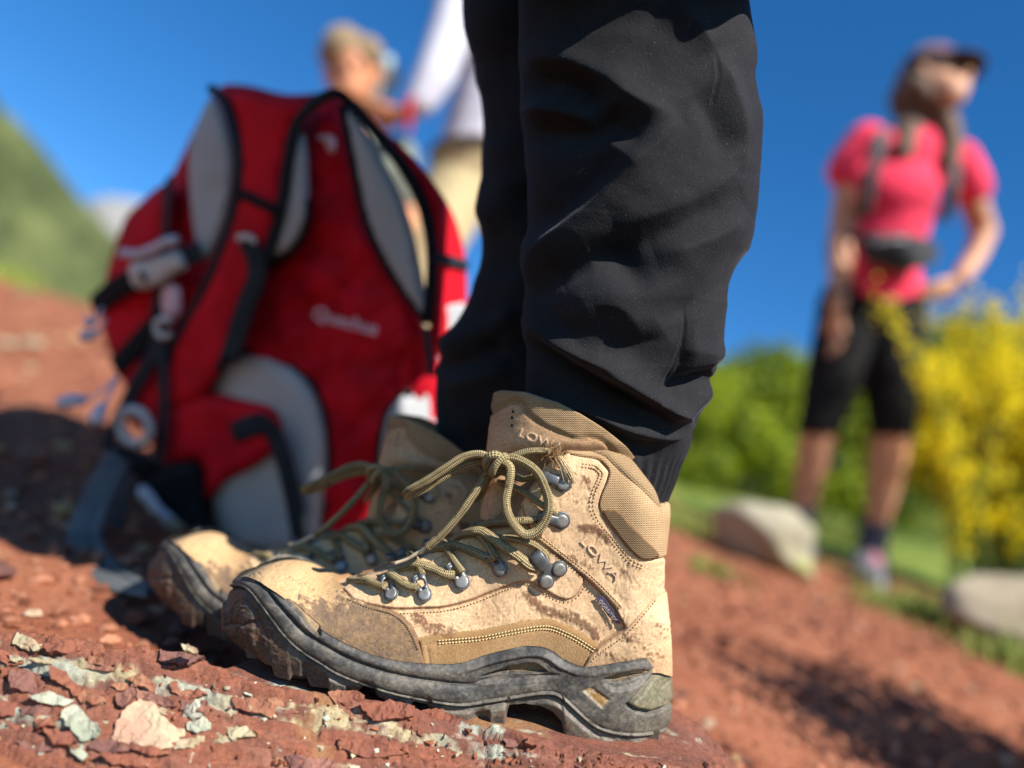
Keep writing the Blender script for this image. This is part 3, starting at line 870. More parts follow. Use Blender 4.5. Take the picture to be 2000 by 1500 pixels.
# ---- woven flag tab
def flag():
    e1 = [hit(*p, .0004)[0] for p in ((1178,1163),(1190,1180),(1201,1198),(1213,1218))]
    e2 = [hit(*p, -.0016)[0] + Vector((-.0001, -.0003, 0)) for p in ((1163,1170),(1177,1188),(1189,1205),(1203,1219))]
    V, f = [], []
    for k, off in enumerate((0, .0008)):
        for i in range(4): V += [e1[i] + Vector((0, off, 0)), e2[i] + Vector((0, off, 0))]
    for i in range(3):
        a = 2 * i; f += [(a, a + 1, a + 3, a + 2), (8 + a + 2, 8 + a + 3, 8 + a + 1, 8 + a), (a + 1, 9 + a, 11 + a, a + 3), (a + 2, 10 + a, 8 + a, a)]
    f += [(0, 8, 9, 1), (6, 7, 15, 14)]
    return mk('fabric_tab', V, f, M['tab'], boot, smooth=False), V, f
ftab, fv, ff = flag()
BVH_F = BVHTree.FromPolygons(fv, ff)
wrap_text('g', 'GORE-TEX', (1169,1174), (1201,1215), 9, M['tab_print'], ftab, BVH_F, .0002, .0001, bold=.02)

# ---- hooks and eyelets
def frame_at(a, b, lift=0.0):
    pa, na = hit(a[0], a[1], lift); pb, nb = hit(b[0], b[1], lift)
    x = (pb - pa).normalized(); z = ((na + nb) / 2); z = (z - x * z.dot(x)).normalized(); y = z.cross(x)
    R = Matrix((x, y, z)).transposed().to_4x4(); R.translation = (pa + pb) / 2
    return R, (pb - pa).length
def dome_data(r, h, c=(0, 0, 0), seg=20, rings=6, skirt=.0008):
    V, f = [], []
    prof = [(r * 1.0, -skirt), (r, h * .45), (r * .95, h * .72), (r * .82, h * .90), (r * .5, h * .98)]
    for (rr, zz) in prof:
        V += [(c[0] + rr * math.cos(t), c[1] + rr * math.sin(t), c[2] + zz) for t in np.linspace(0, 2 * math.pi, seg, endpoint=False)]
    V.append((c[0], c[1], c[2] + h))
    for i in range(len(prof) - 1):
        for k in range(seg):
            f.append((i * seg + k, i * seg + (k + 1) % seg, (i + 1) * seg + (k + 1) % seg, (i + 1) * seg + k))
    f += [((len(prof) - 1) * seg + k, (len(prof) - 1) * seg + (k + 1) % seg, len(V) - 1) for k in range(seg)]
    return V, f
def plate_data(outline, t):
    n = len(outline)
    V = [(x, y, 0) for x, y in outline] + [(x, y, t) for x, y in outline]
    f = [tuple(range(n, 2 * n)), tuple(range(n - 1, -1, -1))] + [(i, (i + 1) % n, n + (i + 1) % n, n + i) for i in range(n)]
    return V, f
def put(name, V, f, R, mat, parent, bev=0.0, smooth=True):
    o = mk(name, [R @ Vector(v) for v in V], f, mat, parent, smooth=smooth)
    if bev: bevel_angle(o, bev, 2)
    return o
def loop_eyelet(top, riv, rr=.0040):
    """folded steel strap that holds the lace at its upper end and is riveted at its lower end"""
    R, L = frame_at(top, riv, .0004)
    e = L / 2
    # strap: swept flat section bulging away at the lace end, with a cut-out so that the loop reads hollow
    w = rr * 1.12
    n = 14
    xs = np.linspace(-e - .0025, e, n)
    zz = .0012 + .0036 * np.exp(-((xs + e) / (.6 * L)) ** 2)
    V, f = [], []
    for sgn in (-1, 1):
        for i, x in enumerate(xs):
            y0 = sgn * w * (1 - .15 * (i / n)); y1 = sgn * w * (.50 if 3 < i < n - 5 else .02)
            V += [(x, y0, zz[i] - .0010), (x, y0, zz[i]), (x, y1, zz[i] + .0004), (x, y1, zz[i] - .0006)]
        b = 0 if sgn < 0 else 4 * n
        for i in range(n - 1):
            for k in range(4):
                q = (b + 4*i + k, b + 4*i + (k+1) % 4, b + 4*(i+1) + (k+1) % 4, b + 4*(i+1) + k)
                f.append(q if sgn < 0 else q[::-1])
        f.append((b, b+1, b+2, b+3)); f.append((b+4*(n-1), b+4*(n-1)+3, b+4*(n-1)+2, b+4*(n-1)+1))
    # rear plate under the rivet
    o = put('eyelet', V, f, R, M['steel'], boot)
    oc = [(e + .0004 + rr * 1.18 * math.cos(t), rr * 1.18 * math.sin(t)) for t in np.linspace(0, 2 * math.pi, 20, endpoint=False)]
    Vp, fp = plate_data(oc, .0012)
    put('base_plate', Vp, fp, R, M['steel'], o, .0003)
    Vd, fd = dome_data(rr * .92, .0012, (e + .0004, 0, .0011))
    put('rivet', Vd, fd, R, M['rivet'], o)
for top, riv, rr in (((758,1136),(765,1161),.0040), ((820,1134),(829,1161),.0042), ((886,1108),(902,1136),.0046), ((962,1082),(977,1110),.0045)):
    loop_eyelet(top, riv, rr)
def open_hook(tip, riv, rr=.0045):
    R, L = frame_at(tip, riv, .0004)
    e = L / 2
    oc = [(e + rr * 1.25 * math.cos(t), rr * 1.25 * math.sin(t)) for t in np.linspace(-math.pi * .62, math.pi * .62, 14)] + [(-e * .4, rr * .9), (-e - .001, rr * .75), (-e - .001, -rr * .75), (-e * .4, -rr * .9)]
    Vp, fp = plate_data(oc, .0013)
    o = put('lace_hook', Vp, fp, R, M['steel'], boot, .0004)
    # arm folded back over itself
    pts = [(-e * .2, 0, .0012), (-e - .0035, 0, .0018), (-e - .0052, 0, .0042), (-e - .0030, 0, .0066), (-e * .1 + .001, 0, .0064), (e * .35, 0, .0056)]
    c = catmull(pts, 5)
    V, f, _ = tube_data(c, rr * .62, 10, (.34, 1.15), True, up=(0, 0, 1))
    put('hook_arm', V, f, R, M['steel'], o)
    Vd, fd = dome_data(rr * .92, .0015, (e, 0, .0012))
    put('rivet', Vd, fd, R, M['rivet'], o)
open_hook((1072,934), (1100,945), .0044)
open_hook((1066,1008), (1096,1016), .0046)
def twin_hook():
    R, L = frame_at((1056,1095), (1082,1120), .0006)
    def loc(u, v):
        p, _ = hit(u, v, .0006); return R.inverted() @ p
    a, b, c = loc(1056,1094), loc(1091,1110), loc(1066,1134)
    rr = .0047
    pts = []
    for ctr in (a, b, c):
        for t in np.linspace(0, 2 * math.pi, 14, endpoint=False): pts.append((ctr.x + rr * 1.12 * math.cos(t), ctr.y + rr * 1.12 * math.sin(t)))
    # hull of three discs pinched towards the middle
    ctr0 = (np.array(a[:2]) + np.array(b[:2]) + np.array(c[:2])) / 3
    ang = np.linspace(0, 2 * math.pi, 60, endpoint=False)
    out = []
    for t in ang:
        d = np.array([math.cos(t), math.sin(t)]); best = .0036
        for q in (a, b, c):
            m = np.array(q[:2]) - ctr0; pr = m @ d; per = abs(m[0] * d[1] - m[1] * d[0])
            R1 = rr * 1.15
            if per < R1 and pr > 0: best = max(best, pr + math.sqrt(R1 * R1 - per * per))
        out.append(tuple(ctr0 + d * best))
    Vp, fp = plate_data(out, .0014)
    o = put('ankle_hook', Vp, fp, R, M['steel'], boot, .0004)
    for q in (b, c):
        Vd, fd = dome_data(rr * .92, .0016, (q.x, q.y, .0013)); put('rivet', Vd, fd, R, M['rivet'], o)
    d = (Vector((a.x, a.y, 0)) - Vector((ctr0[0], ctr0[1], 0))).normalized()
    A = Vector((a.x, a.y, 0))
    pts = [A - d * .002 + Vector((0, 0, .001)), A + d * .0055 + Vector((0, 0, .002)), A + d * .0075 + Vector((0, 0, .0045)), A + d * .005 + Vector((0, 0, .0068)), A - d * .001 + Vector((0, 0, .0068)), A - d * .004 + Vector((0, 0, .0058))]
    V, f, _ = tube_data(catmull([tuple(p) for p in pts], 5), .0032, 12, (.30, 1.35), True, up=(0, 0, 1))
    put('hook_arm', V, f, R, M['steel'], o)
twin_hook()
# far-side hardware that peeps over the instep
for (hu, hv) in ((748,1118),(826,1090)):
    p, n = hit(hu, hv + 4, .001)
    if p is not None:
        p = Vector((p.x, 2 * YC - p.y - .004, p.z + .002))
        R = Matrix.Translation(p)
        Vd, fd = dome_data(.0042, .0035); put('eyelet', Vd, fd, R, M['steel'], boot)

# ---- laces: (u, v, lift) on the leather, or (u, v, None, depth) in the air
def lace(name, pts, r=.0028, mat=None, n=7, parent=boot, taper=None):
    q = []
    for p in pts:
        if len(p) == 4: q.append(tuple(P(p[0], p[1], p[3])))
        else:
            h, nn = hit(p[0], p[1], p[2])
            q.append(tuple(h) if h is not None else tuple(P(p[0], p[1], .53)))
    c = resample(catmull(q, n), .0009)
    rr = np.full(len(c), r)
    rr *= 1 + .07 * fbm(np.arange(len(c)) / 6.0, 0, 0, 2, len(c))
    if taper is not None: rr *= np.interp(np.linspace(0, 1, len(c)), *taper)
    return tube(name, c, rr * 1.05, mat or M['lace'], parent, 12, (1.12, .80))
A_ = None
lace('lace', [(684,1133,A_,.535),(700,1134,A_,.527),(722,1140,.003),(745,1149,.003),(757,1150,.004)])
lace('lace', [(705,1126,A_,.548),(724,1127,A_,.540),(748,1127,A_,.528),(770,1131,.004),(798,1146,.003),(818,1150,.004)])
lace('lace', [(742,1122,A_,.551),(757,1116,A_,.540),(785,1110,A_,.526),(815,1109,.004),(845,1114,.004),(872,1124,.004),(890,1124,.003)])
lace('lace', [(828,1128,.003),(822,1112,.003),(815,1100,.003),(806,1090,A_,.530),(800,1082,A_,.545)], .0029)
lace('lace', [(905,1120,.003),(893,1104,.003),(880,1084,.003),(873,1070,A_,.523),(866,1060,A_,.540)], .0030)
lace('lace', [(828,1085,A_,.545),(848,1073,A_,.535),(870,1067,A_,.523),(900,1071,.004),(930,1082,.004),(958,1090,.004),(966,1088,.003)])
lace('lace', [(975,1092,.004),(962,1070,.004),(950,1056,.004),(935,1044,A_,.522),(925,1030,A_,.540)], .0030)
lace('lace', [(878,1062,A_,.545),(898,1046,A_,.532),(925,1038,A_,.520),(955,1044,.006),(985,1062,.006),(1012,1082,.005),(1030,1098,.005),(1046,1106,.004)], .0028)
lace('lace', [(925,1036,A_,.536),(950,1023,A_,.526),(985,1019,A_,.516),(1015,1018,.005),(1060,1012,.003)], .0026)
lace('lace', [(990,1050,.004),(1015,1052,.004),(1042,1062,.003),(1062,1078,.003),(1066,1090,.003)], .0026)
lace('lace', [(1085,1002,.004),(1060,985,.004),(1030,965,.004),(1000,950,A_,.515),(975,940,A_,.530)], .0024)
lace('lace', [(1078,930,.004),(1050,935,.004),(1020,935,A_,.512),(990,925,A_,.510),(966,915,A_,.510)], .0026)
lace('lace', [(930,975,A_,.545),(950,945,A_,.532),(962,922,A_,.518)], .0026)
# bow
K = .504
lace('lace_loop', [(968,905,A_,K),(940,888,A_,K),(905,893,A_,K),(870,915,A_,K-.002),(835,938,A_,K-.002),(806,954,A_,K),(797,961,A_,K+.004),(803,966,A_,K+.008),(830,953,A_,K+.009),(870,928,A_,K+.009),(915,908,A_,K+.008),(950,900,A_,K+.005),(966,905,A_,K+.003)], .0032)
lace('lace_loop', [(966,905,A_,K-.002),(985,904,A_,K-.004),(997,915,A_,K-.006),(994,945,A_,K-.007),(988,975,A_,K-.008),(992,1003,A_,K-.008),(1008,1030,A_,K-.009),(1027,1044,A_,K-.009),(1050,1036,A_,K-.008),(1067,1010,A_,K-.007),(1071,980,A_,K-.006),(1063,950,A_,K-.005),(1048,922,A_,K-.003),(1020,902,A_,K-.001),(995,895,A_,K),(970,900,A_,K+.001)], .0032)
lace('lace_end', [(960,915,A_,K+.004),(948,930,A_,K+.006),(930,958,A_,K+.004),(905,995,A_,K),(880,1025,A_,K),(858,1048,A_,K+.002),(835,1068,A_,K+.004)], .0030)
tip = lace('lace_tip', [(838,1065,A_,K+.004),(815,1080,A_,K+.006),(795,1092,A_,K+.008),(772,1100,A_,K+.010)], .0013, M['lace_pale'])
lace('lace_end', [(972,903,A_,K+.004),(1000,892,A_,K+.002),(1030,882,A_,K),(1060,881,A_,K),(1078,884,A_,K)], .0027)
# knot
for q in (0, 1):
    t = np.linspace(0, 2 * math.pi, 40)
    c = P(966 + 2 * q, 906, K - .002)
    pts = [tuple(c + Vector((.0050 * math.cos(a) * (1 - .2 * q) + (.002 if q else 0), -.0050 * math.sin(a * 1.0), .0045 * math.sin(a + .9 * q) * 1.3 - .001 * q))) for a in t]
    tube('knot', pts, .0030 - .0003 * q, M['lace'], boot, 12)
# frayed end: a spray of fibres around the hook
mb = MB(); rr = random.Random(3)
for k in range(260):
    a = P(1072 + rr.uniform(-2, 16), 884 + rr.uniform(-6, 12), K + rr.uniform(-.004, .004))
    d = Vector((rr.uniform(-.3, 1), rr.uniform(-.8, .5), rr.uniform(-1, .6))).normalized() * rr.uniform(.003, .009)
    m = a + d * .5 + Vector((rr.uniform(-1, 1), rr.uniform(-1, 1), rr.uniform(-1, 1))) * .0015
    V, f, _ = tube_data([tuple(a), tuple(m), tuple(a + d)], .00016, 3, None, False); mb.add(V, f)
mb.build('frayed_fibres', plain('fray_brown', (.40,.24,.10), .95), boot)
mb = MB()
for k in range(170):
    o = Vector((rr.gauss(0, .0011), rr.gauss(0, .0011), rr.gauss(0, .0008)))
    a = P(1090, 893, K - .001) + o; b = P(1101, 912, K - .003) + o * 1.2; c = P(1113 + rr.gauss(0, 5), 938 + rr.gauss(0, 4), K - .001) + o * 1.5
    V, f, _ = tube_data(catmull([tuple(a), tuple(b), tuple(c)], 3), .00022, 3, None, False); mb.add(V, f)
mb.build('frayed_core', M['lace_pale'], boot)

tag(boot, 'muddy tan leather hiking boot in sharp focus, nearest the camera', 'boot', 'pair of hiking boots')

# ---- the second boot of the pair: a mirrored copy a step behind
def copy_thing(root, mat4, name=None):
    r = root.copy(); COL.objects.link(r)
    r.matrix_world = mat4
    for ch in list(root.children):
        c = ch.copy(); COL.objects.link(c); c.parent = r
        for g_ in list(ch.children):
            d = g_.copy(); COL.objects.link(d); d.parent = c
    return r
from mathutils import Euler
m2 = Matrix.Translation((-.1503, .6639, -.2626)) @ Euler((-.0087, .115, -.0325), 'XYZ').to_matrix().to_4x4()
boot2 = copy_thing(boot, m2)
tag(boot2, 'half shaded tan hiking boot standing behind the sharp one, toe by the backpack', 'boot', 'pair of hiking boots')
# ------------------------------------------------------------------ ground
def gz(X, Y):
    """lie of the land: a bank that falls to the right, rises to the left, and rolls over behind"""
    X, Y = np.asarray(X, float), np.asarray(Y, float)
    z = -0.288 - 0.010 * (Y - 1) - 0.27 * X
    z = z - 0.035 * np.clip(-X - 0.15 * Y, 0, None) * -1.0 * sstep(1.2, 5, Y)          # a little steeper far left
    far = np.clip(Y - 5.5, 0, None)
    z = z - 0.030 * far ** 1.5 * (1 - sstep(0.15, 0.5, X / Y)) - 0.05 * far * sstep(.1, .5, X / Y)
    z = z + 0.020 * fbm(X * 3, Y * 3, 0, 3, 3) * sstep(0.55, 1.2, Y) + 0.006 * fbm(X * 14, Y * 14, 0, 3, 4) * sstep(.6, .9, Y) + 0.05 * fbm(X * .8, Y * .8, 0, 2, 8) * sstep(1.5, 4, Y)
    z = z - 0.022 * np.exp(-((X + .12) / .16) ** 2 - ((Y - .665) / .07) ** 2)
    # right foreground hollow
    z = z - 0.05 * np.exp(-((X - .55) / .35) ** 2 - ((Y - .85) / .3) ** 2)
    return z

SOIL, SOIL2, SOIL3 = np.array([.285,.106,.056]), np.array([.215,.074,.040]), np.array([.345,.148,.084])
def soil_col(X, Y):
    n = fbm(X * 9, Y * 9, 0, 5, 6); n2 = fbm(X * 45, Y * 45, 0, 3, 9)
    c = lerp(SOIL, SOIL2, np.clip(.5 + 1.2 * n, 0, 1)); c = lerp(c, SOIL3, np.clip(n2 * 1.4, 0, 1) * .6)
    # grass takes over downhill to the right and behind
    g = sstep(2.35, 3.3, Y + .5 * fbm(X * 2.2, Y * 2.2, 0, 3, 14) + .35 * (X - .6)) * sstep(-.05, .12, X / Y + .03 * n)
    g2 = sstep(.28, .42, fbm(X * 3.1, Y * 3.1, 0, 3, 16)) * sstep(.9, 1.3, X) * sstep(1.3, 1.7, Y) * .7
    gr = lerp(np.array([.10,.15,.025]), np.array([.20,.24,.05]), np.clip(.5 + n + n2, 0, 1))
    return lerp(c, gr, np.clip(np.maximum(g, g2), 0, 1))
M['soil'] = vmat('red_soil', 0.95, 160, 0.45, 0.8, 0.004, 0.1, 90)
nu, nd = 420, 420
_q = np.linspace(-1, 1, nu); uu = 1000 + 1450 * _q + 4200 * _q ** 5; dd = 0.34 * (90 / 0.34) ** np.linspace(0, 1, nd)
GX = (uu[:, None] - 1000) / F * dd[None]; GY = np.repeat(dd[None], nu, 0)
# widen behind the first metres so the sheet is no wedge
GX = GX + np.sign(GX) * np.clip(.9 - dd, 0, None)[None] * np.clip(np.abs(uu[:, None] - 1000) / 1900, 0, 3) * 1.2
GZ = gz(GX, GY)
ground = mk('ground', np.stack([GX, GY, GZ], -1).reshape(-1, 3), grid_faces(nu, nd), M['soil'], uv=np.stack([GX, GY], -1).reshape(-1, 2), col=np.clip(soil_col(GX.ravel(), GY.ravel()), 0, 1))
tag(ground, kind='structure')

# ------------------------------------------------------------------ stones
def stone_mesh(name, seed, flat=.6, sub=2, rough=.18):
    bm = bmesh.new(); bmesh.ops.create_icosphere(bm, subdivisions=sub, radius=1)
    rs = np.random.default_rng(seed)
    pl = rs.normal(size=(9, 3)); pl /= np.linalg.norm(pl, axis=1, keepdims=True); of = rs.uniform(.55, .9, 9)
    for v in bm.verts:
        c = np.array(v.co)
        for n, o in zip(pl, of):
            e = c @ n - o
            if e > 0: c = c - n * e
        c *= 1 + rough * float(fbm(c[0] * 2, c[1] * 2, c[2] * 2, 3, seed))
        v.co = (c[0] * 1.15, c[1], c[2] * flat)
    me = bpy.data.meshes.new(name); bm.to_mesh(me); bm.free()
    return me
def stone_mat(name, c1, c2, c3=None, scale=40):
    g = G(name)
    col = g.mix(g.ramp(g.noise(scale, 6, .6), .38, .64), c1, c2)
    if c3: col = g.mix(g.ramp(g.noise(scale * .45, 5, .65, dist=.6), .52, .64), col, c3)
    h = g.noise(scale * 2.2, 8, .7)
    col = g.mix(g.math('MULTIPLY', g.ramp(g.noise(scale * 9, 3), .5, .8), .35), col, tuple(x * .5 for x in c1))
    return g.out(col, .9, h, .7, .002, 0, .2)
M['st_red'] = stone_mat('stone_red', (.235,.086,.050), (.180,.066,.043), (.295,.140,.080))
M['st_purple'] = stone_mat('stone_purple', (.185,.086,.068), (.130,.062,.052), (.255,.12,.085))
M['st_cream'] = stone_mat('stone_cream', (.39,.335,.21), (.29,.23,.135), (.22,.095,.062))
M['st_green'] = stone_mat('stone_green_white', (.37,.375,.28), (.26,.28,.205), (.42,.40,.31))
M['st_pink'] = stone_mat('stone_pink', (.41,.245,.165), (.46,.37,.235), (.27,.115,.095), 34)
M['st_gold'] = stone_mat('stone_gold', (.46,.30,.13), (.36,.20,.09), (.52,.42,.25))
STK = ['st_red', 'st_purple', 'st_cream', 'st_green', 'st_gold']

# gravel over the bank: stuff; the larger stones are pieces of the ground
PEB = [stone_mesh('pebble', 50 + k, .6, 1, .1) for k in range(6)]
PV = [np.array([v.co[:] for v in m.vertices]) for m in PEB]; PF = [[tuple(p.vertices) for p in m.polygons] for m in PEB]
rg = np.random.default_rng(21)
mv, mf, mc, base = [], [], [], 0
pd_ = .60 * (4.5 / .60) ** rg.random(9000); px_ = (rg.uniform(-150, 2150, 9000) - 1000) / F * pd_; pz_ = gz(px_, pd_)
for k in range(9000):
    d, X = float(pd_[k]), float(px_[k])
    if X / d > .2 and d > 2.4: continue
    s = (.0016 + .0095 * rg.random() ** 3) * (.6 + .4 * d)
    a = rg.uniform(0, 6.28); c, sn = math.cos(a), math.sin(a)
    q = PV[k % 6] * s; q = np.stack([q[:, 0] * c - q[:, 1] * sn, q[:, 0] * sn + q[:, 1] * c, q[:, 2]], 1) + [X, d, float(pz_[k]) + s * .25]
    mv.append(q); mf += [[i + base for i in f] for f in PF[k % 6]]; base += len(q)
    r = rg.random()
    col = SOIL3 * rg.uniform(.65, 1.35) if r < .62 else (SOIL2 * rg.uniform(.5, 1) if r < .965 else np.array([.40,.29,.19]) * rg.uniform(.7, 1.1))
    mc.append(np.tile(col, (len(q), 1)))
M['gravel'] = vmat('gravel', .92, 300, .4, .5, .001, .15)
gv = mk('gravel', np.vstack(mv), mf, M['gravel'], ground, smooth=False, col=np.clip(np.vstack(mc), 0, 1))
gv['kind'] = 'stuff'
STM = [stone_mesh('stone', 80 + k, .62, 2) for k in range(5)]
STMM = {}
def stone(mat, X, Y, s, rz=0.0, sink=.3, parent=ground, tilt=(0, 0), name='stone', flat=1.0):
    k = rg.integers(5)
    key = (int(k), mat)
    if key not in STMM:
        STMM[key] = STM[k].copy(); STMM[key].materials.clear(); STMM[key].materials.append(M[mat])
    o = bpy.data.objects.new(name, STMM[key]); COL.objects.link(o)
    o.location = (X, Y, float(gz(X, Y)) + s * (.62 - sink) * flat); o.scale = (s, s, s * flat); o.rotation_euler = (tilt[0], tilt[1], rz)
    if parent is not None: o.parent = parent
    return o
for k in range(190):
    d = .66 * (4.2 / .66) ** rg.random(); u = rg.uniform(-60, 2060); X = (u - 1000) / F * d
    if X / d > .2 and d > 2.3: continue
    stone(['st_red', 'st_red', 'st_purple', 'st_red', 'st_red', 'st_purple', 'st_gold', 'st_red', 'st_cream'][rg.integers(9)], X, d, (.006 + .014 * rg.random() ** 2) * (.7 + .3 * d), rg.uniform(0, 6), .32)

def ground_at(u, v):
    d = .62 * 1.01 ** np.arange(390)
    x, z = (u - 1000) / F * d, (750 - v) / F * d
    k = np.nonzero(z < gz(x, d))[0]
    return P(u, v, float(d[k[0]]) if len(k) else 6.0)

# ------------------------------------------------------------------ the shaly ledge under the boots
def ledge_top(X):
    return -0.2125 - 0.18 * X
CREST = catmull([(-260,1205),(-100,1222),(0,1237),(150,1243),(210,1250),(350,1272),(440,1302),(500,1330),(600,1358),(700,1368),(850,1402),(1000,1438),(1100,1458),(1250,1484),(1330,1500),(1420,1540),(1600,1640)], 6)
DC = .486
CX, CZ = (CREST[:, 0] - 1000) / F * DC, (750 - CREST[:, 1]) / F * DC
def ledge_z(X, Y):
    cz = np.interp(X, CX, CZ)
    top = ledge_top(X) - .002
    bx = DC - .012 * vnoise(X * 18, 0, 0, 4)
    back = sstep(bx, bx + .012, Y)
    z = cz * (1 - back) + np.minimum(top, cz + .004) * back
    # towards the camera the face falls in broken steps
    fr = np.clip(bx - Y, 0, None)
    z = z - 1.45 * fr
    # behind, it dips below the soil
    bk = DC + .012 + (.592 - DC - .012) * sstep(-.20, -.135, X)
    z = z - sstep(0, .045, Y - bk + .008 * vnoise(X * 12, 0, 0, 6)) * .12
    z = z - .30 * sstep(.10, .30, X) * .3 
    return z
lx = np.arange(-.46, .30, .0011); ly = np.concatenate([np.arange(.36, .43, .0012), np.arange(.43, .50, .0007), np.arange(.50, .66, .0030)])
LX, LY = np.meshgrid(lx, ly, indexing='ij')
wx = LX + .004 * fbm(LX * 60, LY * 60, 0, 3, 30)
z0 = ledge_z(LX, LY)
n_big = fbm(wx * 9 + 3, LY * 30, 0, 4, 31)
bed = (z0 + .19 * LX) + .012 * n_big + .0042 * fbm(LX * 30, LY * 130, 0, 3, 33)       # height above the dipping beds
def terr(b, st, k=5.0):
    q = b / st; fl = np.floor(q); fr_ = q - fl
    return (fl + np.clip((fr_ - .5) * k + .5, 0, 1)) * st
front = np.maximum(1 - sstep(DC + .01, DC + .03, LY), sstep(.118, .135, LX))
b1 = terr(bed + .0006 * fbm(LX * 160, LY * 260, 0, 2, 36), .0072, 11.0)
b2 = terr(b1 * .45 + bed * .55 + .0016 * fbm(wx * 50, LY * 170, 0, 3, 35), .0021, 9.0)
crack = np.exp(-(fbm(wx * 24 - LY * 12, LY * 70 + wx * 12, 0, 4, 37) / .03) ** 2)
zl = z0 + 1.25 * (b2 - bed) * front + (.5 * .011 * n_big) * front + .0005 * fbm(LX * 120, LY * 420, 0, 3, 38) - .0032 * crack * front
# keep the stepped relief below the boot
sole_guard = (LY > .490) & (LX > -.13) & (LX < .12)
zl = np.where(sole_guard, np.minimum(zl, ledge_top(LX) - .003), zl)
def ledge_col():
    al = LX * 1.0 + .2 * LY; ac = bed
    n1 = fbm(LX * 9, LY * 26 + bed * 60, bed * 40, 4, 41); n2 = fbm(LX * 32, LY * 120, bed * 200, 4, 42, .6); n3 = fbm(LX * 300, LY * 300, bed * 300, 3, 43)
    c = lerp(np.array([.290,.105,.062]), np.array([.190,.080,.058]), np.clip(.45 + 1.3 * n1 + .5 * n2, 0, 1))
    c = lerp(c, np.array([.37,.175,.115]), np.clip(n2 * 1.6 - .1, 0, 1) * .7)
    lich = sstep(.22, .42, n1 * .75 + n2 * .62 + .12 * n3 + .10 * np.exp(-((LX + .20) / .14) ** 2) - .12 * sstep(-.02, .12, LX))
    lc = lerp(np.array([.45,.37,.21]), np.array([.42,.43,.33]), np.clip(.5 + 2 * fbm(LX * 25, LY * 50, 0, 3, 45), 0, 1)); lc = lc * (1 + .35 * n3)[..., None]
    c = lerp(c, lc, lich * .92)
    gold = sstep(.20, .42, fbm(LX * 16, LY * 40, 0, 4, 47)) * (1 - lich)
    c = lerp(c, np.array([.42,.24,.10]), gold * .55)
    c = c * (1 + .28 * n3)[..., None]
    c = lerp(c, np.array([.10,.05,.04]), crack * .5 * front)
    return np.clip(c * .74, 0, 1)
M['shale'] = vmat('shale', .9, 600, .4, .9, .0009, .2, 380)
rock = empty('rock_ledge', P(600, 1430, .47))
mk('bedrock', np.stack([LX, LY, zl], -1).reshape(-1, 3), grid_faces(len(lx), len(ly)), M['shale'], rock, uv=np.stack([LX, LY], -1).reshape(-1, 2), col=ledge_col().reshape(-1, 3))
tag(rock, 'layered red and cream shale ledge under the nearest boot', 'rock ledge')
BVH_L = BVHTree.FromPolygons([Vector(p) for p in np.stack([LX, LY, zl], -1)[::2, ::2].reshape(-1, 3)], grid_faces(len(lx[::2]), len(ly[::2])).tolist())

def shard(name, poly, mat, parent, th=.006, lift=.002, tilt=(0, 0), rough=.0012, seed=0, d=None, nrm=None):
    """a broken plate whose outline is given in pixels, laid on the ledge with its own thickness"""
    pl = np.array(poly, float); ctr = pl.mean(0)
    h, n = hit(ctr[0], ctr[1], 0, BVH_L)
    if h is None: h = P(ctr[0], ctr[1], d or .47)
    if d: h = P(ctr[0], ctr[1], d)
    n = Vector(nrm).normalized() if nrm else Vector((.12 + tilt[0], -.80 + tilt[1], .55)).normalized()
    h = h + n * lift
    loop = []
    for p in resample(np.vstack([pl, pl[:1]]), 7)[:-1]:
        q = p + rg.normal(size=2) * 1.7
        r = P(q[0], q[1], 1.0); t = h.dot(n) / r.dot(n); loop.append(r * t)
    x = n.orthogonal().normalized(); y = n.cross(x)
    L2 = np.array([((p - h).dot(x), (p - h).dot(y)) for p in loop])
    lo, hi = L2.min(0), L2.max(0); st = max((hi - lo).max() / 22, .0012)
    gx_, gy_ = np.meshgrid(np.arange(lo[0], hi[0], st), np.arange(lo[1], hi[1], st))
    gp = np.stack([gx_.ravel(), gy_.ravel()], 1) + rg.normal(size=(gx_.size, 2)) * st * .15
    sd = sd_poly(gp[:, 0], gp[:, 1], L2); gp = gp[sd > st * .5]
    pts = [Vector(p) for p in np.vstack([L2, gp])]
    m = len(L2)
    vo, eo, fo_, *_ = delaunay_2d_cdt(pts, [(i, (i + 1) % m) for i in range(m)], [list(range(m))], 1, 1e-7)
    V2 = np.array([v[:] for v in vo]); k = len(V2)
    sd = np.maximum(sd_poly(V2[:, 0], V2[:, 1], L2), 0)
    q_ = fbm(V2[:, 0] * 55, V2[:, 1] * 120, seed, 3, seed) * rough * 2.6 / .0009
    hh = (np.floor(q_) + np.clip((q_ - np.floor(q_) - .5) * 7 + .5, 0, 1)) * .0009 + rough * .25 * fbm(V2[:, 0] * 500, V2[:, 1] * 500, seed, 2, seed)
    hh = hh + (V2 @ rg.normal(size=2)) * .05
    top = [h + x * a + y * b + n * c for (a, b), c in zip(V2, hh)]
    bot = [h + x * a * .94 + y * b * .94 - n * th for (a, b) in V2]
    fs = [list(f) for f in fo_]
    edges = {}
    for f in fs:
        for i in range(len(f)):
            e = (f[i], f[(i + 1) % len(f)]); edges[e] = 1
    bnd = [e for e in edges if (e[1], e[0]) not in edges]
    F2 = fs + [[k + i for i in f[::-1]] for f in fs] + [[e[1], e[0], k + e[0], k + e[1]] for e in bnd]
    return mk(name, top + bot, F2, mat if not isinstance(mat, str) else M[mat], parent, smooth=False)
def R5(*pts):
    return [(x * .25, 1150 + y * .25) for x, y in pts]
